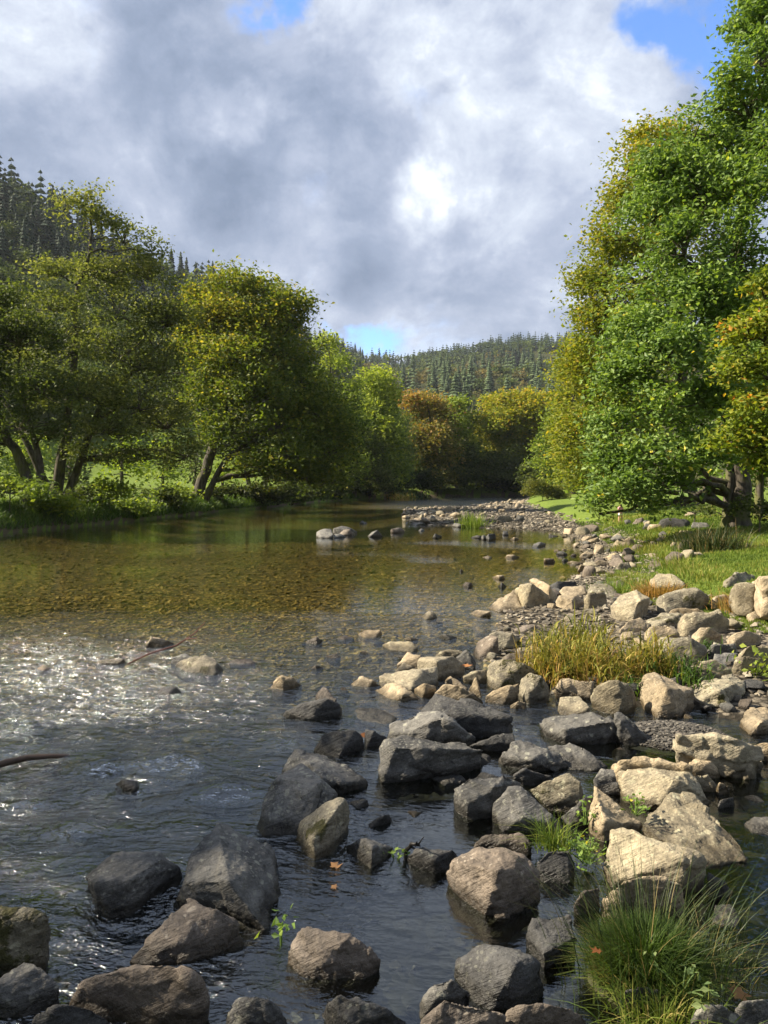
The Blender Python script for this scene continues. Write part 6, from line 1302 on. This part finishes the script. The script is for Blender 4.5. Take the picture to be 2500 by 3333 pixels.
def herb(name, label, u, v, z, n_, size, rad_, hgt, lf, seed, cat='plant'):
    rng = np.random.default_rng(seed); q = PZ(u, v, z) if z is not None else on_ground(u, v)
    root = empty(name, tuple(q)); tag(root, label, cat)
    c = rng.normal(0, 1, (max(3, n_ // 6), 3)) * np.array([rad_, rad_, hgt * .35]); c[:, 2] = np.abs(c[:, 2]) + hgt * .35
    V, F, T = leaves(rng, c, size * .8, 6, size, np.full(len(c), .1), .6)
    link(mesh_np('foliage', V, F, [LM[lf]], False, T), 'foliage', root)
    b = Bag()
    for k in c: tube(b, bez(np.array([k[0] * .2, k[1] * .2, -.02]), np.array([k[0] * .6, k[1] * .6, k[2] * .6]), k, 4), [.003] * 4, 4)
    link(b.mesh('stem', [LM[lf]]), 'stem', root)
u, v = fP(880, 590); herb('water_herb', 'bright green leafy plant between the blue black rock and the pyramid', u, v, .05, 170, .026, .06, .10, 'oak', 401)
u, v = fP(1085, 385); herb('small_herb', 'small leafy green plant in the cleft right of the pyramid rock', u, v, .14, 60, .026, .045, .07, 'oak', 402)
u, v = fP(870, 430); herb('small_herb', 'few green leaves left of the pyramid rock', u, v, .08, 30, .03, .03, .10, 'oak', 403)
u, v = iP(1590, 830); herb('leafy_plant', 'large leaved bright green plant at the right edge among the boulders', u, v, None, 80, .075, .18, .20, 'lime', 404)
u, v = (1215 * .7535, 2550 + 690 * .7535); herb('water_plant', 'little yellow green two leaved plant rising from the water left of the lumpy rock', u, v, 0.0, 12, .040, .010, .11, 'oak', 405)
u, v = (800 + 1160 * .4219, 2350 + 1050 * .4219); herb('water_plant', 'wisp of green plant beside the dark flat block in the pool', u, v, 0.0, 20, .03, .02, .05, 'oak', 406)
u, v = fP(1290, 1130); herb('small_herb', 'pale lobed leaves growing out of the rush tussock', u, v, .14, 30, .032, .09, .06, 'will', 407)
# ------------------------------------------------------------------ twigs, branch, leaves
WOOD = simple('wet_wood', (.045, .028, .018), .45, .4, 30); RED = simple('red_bark', (.13, .05, .03), .5, .3, 30); BLK = simple('black_twig', (.012, .011, .010), .5)
def stick(name, label, pts, radii, mat, side=()):
    P = [PZ(u, v, z) for u, v, z in pts]; o0 = P[0]
    b = Bag(); tube(b, [tuple(q - o0) for q in P], radii, 7)
    for pp, rr in side: tube(b, [tuple(PZ(*q) - o0) for q in pp], rr, 5)
    o = link(b.mesh(name, [mat]), name, None, tuple(o0)); tag(o, label, 'branch'); return o
h = lambda x, y, z=0: (x * .7535, 1900 + y * .7535, z)
stick('sunken_branch', 'brown waterlogged branch crossing the rapids from the left edge', [h(-60, 800, .0), h(30, 772, .03), h(120, 752, .035), h(220, 745, .03), h(360, 742, .02)], [.026, .026, .022, .018, .006], WOOD)
stick('red_twig', 'long reddish twig sticking up out of the riffle', [h(550, 347, .0), h(650, 300, .03), h(760, 268, .06), h(840, 215, .12), (885 * .7535, 1900 + 168 * .7535, .2)], [.008, .010, .010, .008, .004], RED, [([h(650, 300, .03), h(635, 288, .07)], [.008, .004]), ([h(800, 240, .09), h(850, 235, .11)], [.008, .004])])
bq = lambda x, y, z: (800 + x * .4219, 2350 + y * .4219, z)
stick('black_twig', 'crooked black twig snagged on the dark flat block in the pool', [bq(1235, 1060, 0), bq(1232, 990, .05), bq(1270, 960, .09), bq(1275, 940, .11), bq(1330, 945, .12), bq(1345, 955, .11)], [.012, .012, .011, .010, .009, .005], BLK, [([bq(1330, 945, .12), bq(1375, 885, .2)], [.005, .002]), ([bq(1300, 945, .11), bq(1320, 925, .14), bq(1310, 960, .1)], [.007, .006, .003]), ([bq(1270, 960, .09), bq(1320, 985, .08)], [.008, .004])])
FL = leaf_mat('fallen_leaves', [(0, (.16, .06, .02)), (.5, (.35, .16, .06)), (1, (.45, .28, .14))], .2, .6, .2)
def fallen(label, u, v, z, s, seed, t):
    r_ = random.Random(seed); k = 14; V = [(0, 0, 0)]
    for i in range(k):
        a = i / k * 6.283; q = s * (.5 if i % 2 == 0 else .30) * (1.0 + .5 * math.cos(a)) ; V.append((q * math.cos(a), q * math.sin(a) * .8, .006 * r_.uniform(-1, 1) + q * q * 1.2))
    F = [(0, i + 1, (i + 1) % k + 1) for i in range(k)]
    o = link(mesh_np('fallen_leaf', V, np.array(F), [FL], True, [t] * k), 'fallen_leaf', None, tuple(PZ(u, v, z)), (r_.uniform(-.2, .2), r_.uniform(-.2, .2), r_.uniform(0, 6))); tag(o, label, 'leaf')
fallen('pale orange oak leaf floating below the mossy upright boulder', *bq(690, 1115, 0)[:2], .006, .085, 1, .75)
fallen('red leaf on the left end of the small black rock', *bq(905, 97, 0)[:2], .05, .09, 2, .1)
fallen('brown leaf caught in the left of the rush tussock', *fP(925, 985), .2, .055, 3, .0)
fallen('pale brown leaf on the water at the lower right', *fP(1520, 1155), .01, .10, 4, .6)
fallen('orange leaf on the dark slab left of the round lichen covered boulder', 800 + 1475 * .4822, 1950 + 450 * .4822, .12, .12, 5, .5)
fallen('small pink leaf floating between the ribbed slab and the pool', 1085, 2890, .005, .05, 6, .75)
# ------------------------------------------------------------------ child on the shore, walker far off
def skin_body(name, mat, verts, edges, radii, parent, rootv=0):
    me = bpy.data.meshes.new(name); me.from_pydata(verts, edges, []); o = link(me, name, parent)
    sk = o.modifiers.new('skin', 'SKIN'); sb = o.modifiers.new('sub', 'SUBSURF'); sb.levels = 1; sb.render_levels = 2
    for i, r_ in enumerate(radii):
        d = me.skin_vertices[0].data[i]; d.radius = (r_, r_ * .85); d.use_root = (i == rootv)
    me.materials.append(mat); return o
def person(label, pos, H, cols, rz, stride=.05):
    root = empty('person', pos); root.rotation_euler = (0, 0, rz); tag(root, label, 'person'); root.scale = (H, H, H)
    skin = simple('skin', (.55, .33, .24), .5, .05); top = simple('top_cloth', cols[0], .8, .08); low = simple('lower_cloth', cols[1], .8, .08); hair = simple('hair', cols[2], .6, .2)
    vs = [(0, 0, .52), (0, 0, .66), (0, 0, .80), (0, .005, .87), (0, .0, .94), (-.055, 0, .48), (-.06, stride, .27), (-.06, stride * .6, .04), (-.06, stride * .6 + .06, .015), (.055, 0, .48), (.06, -stride, .27), (.06, -stride * 1.2, .04), (.06, -stride * 1.2 + .06, .015),
          (-.10, 0, .79), (-.135, .0, .64), (-.12, .06, .52), (-.115, .07, .48), (.10, 0, .79), (.135, .0, .64), (.12, .06, .52), (.115, .07, .48)]
    es = [(0, 1), (1, 2), (2, 3), (3, 4), (0, 5), (5, 6), (6, 7), (7, 8), (0, 9), (9, 10), (10, 11), (11, 12), (2, 13), (13, 14), (14, 15), (15, 16), (2, 17), (17, 18), (18, 19), (19, 20)]
    rr = [.075, .07, .07, .03, .062, .058, .038, .026, .022, .058, .038, .026, .022, .036, .026, .02, .02, .036, .026, .02, .02]
    skin_body('body', skin, vs, es, rr, root)
    skin_body('top', top, [(0, 0, .56), (0, 0, .68), (0, 0, .81), (-.105, 0, .795), (-.128, 0, .70), (.105, 0, .795), (.128, 0, .70)], [(0, 1), (1, 2), (2, 3), (3, 4), (2, 5), (5, 6)], [.088, .084, .074, .045, .042, .045, .042], root)
    skin_body('shorts', low, [(0, 0, .55), (-.058, .0, .46), (-.062, stride * .5, .38), (.058, 0, .46), (.062, -stride * .5, .38)], [(0, 1), (1, 2), (0, 3), (3, 4)], [.092, .074, .062, .074, .062], root)
    skin_body('hair', hair, [(0, -.012, .955), (0, -.03, .90), (0, -.035, .83)], [(0, 1), (1, 2)], [.068, .06, .035], root)
cp = on_ground(1340 * 1.50693, 1131 * 1.50693)
person('small child in a pink top and white shorts with bare legs, under the oak boughs', (cp.x, cp.y, cp.z), 0.86, [(.75, .32, .42), (.80, .78, .80), (.05, .03, .02)], rad(20), .03)
wp = PY(1236 * 1.50693, 1060 * 1.50693, 104.0); wp.z = g1(wp.x, wp.y)
person('distant walker in blue clothes on the path beyond the gorse', (wp.x, wp.y, wp.z), 1.7, [(.12, .25, .65), (.05, .07, .14), (.03, .02, .015)], 0, .06)
print('child', cp, 'walker', wp)

# ------------------------------------------------------------------ air
def haze():
    X0, X1, Y0, Y1, Z0, Z1 = -1500, 1500, -1500, 1500, -60, 330
    V = [(x, y, z) for x in (X0, X1) for y in (Y0, Y1) for z in (Z0, Z1)]
    F = [(0, 1, 3, 2), (4, 6, 7, 5), (0, 4, 5, 1), (2, 3, 7, 6), (0, 2, 6, 4), (1, 5, 7, 3)]
    m, t, out = new_mat('haze'); v = t.n('ShaderNodeVolumePrincipled', ins={'Color': (.80, .88, 1.0, 1), 'Density': 0.00011, 'Anisotropy': 0.2})
    t.l(v.outputs[0], out.inputs[1]); o = link(mesh_np('haze', V, np.array(F), [m], False), 'haze'); o['kind'] = 'stuff'
if HAZE: haze()
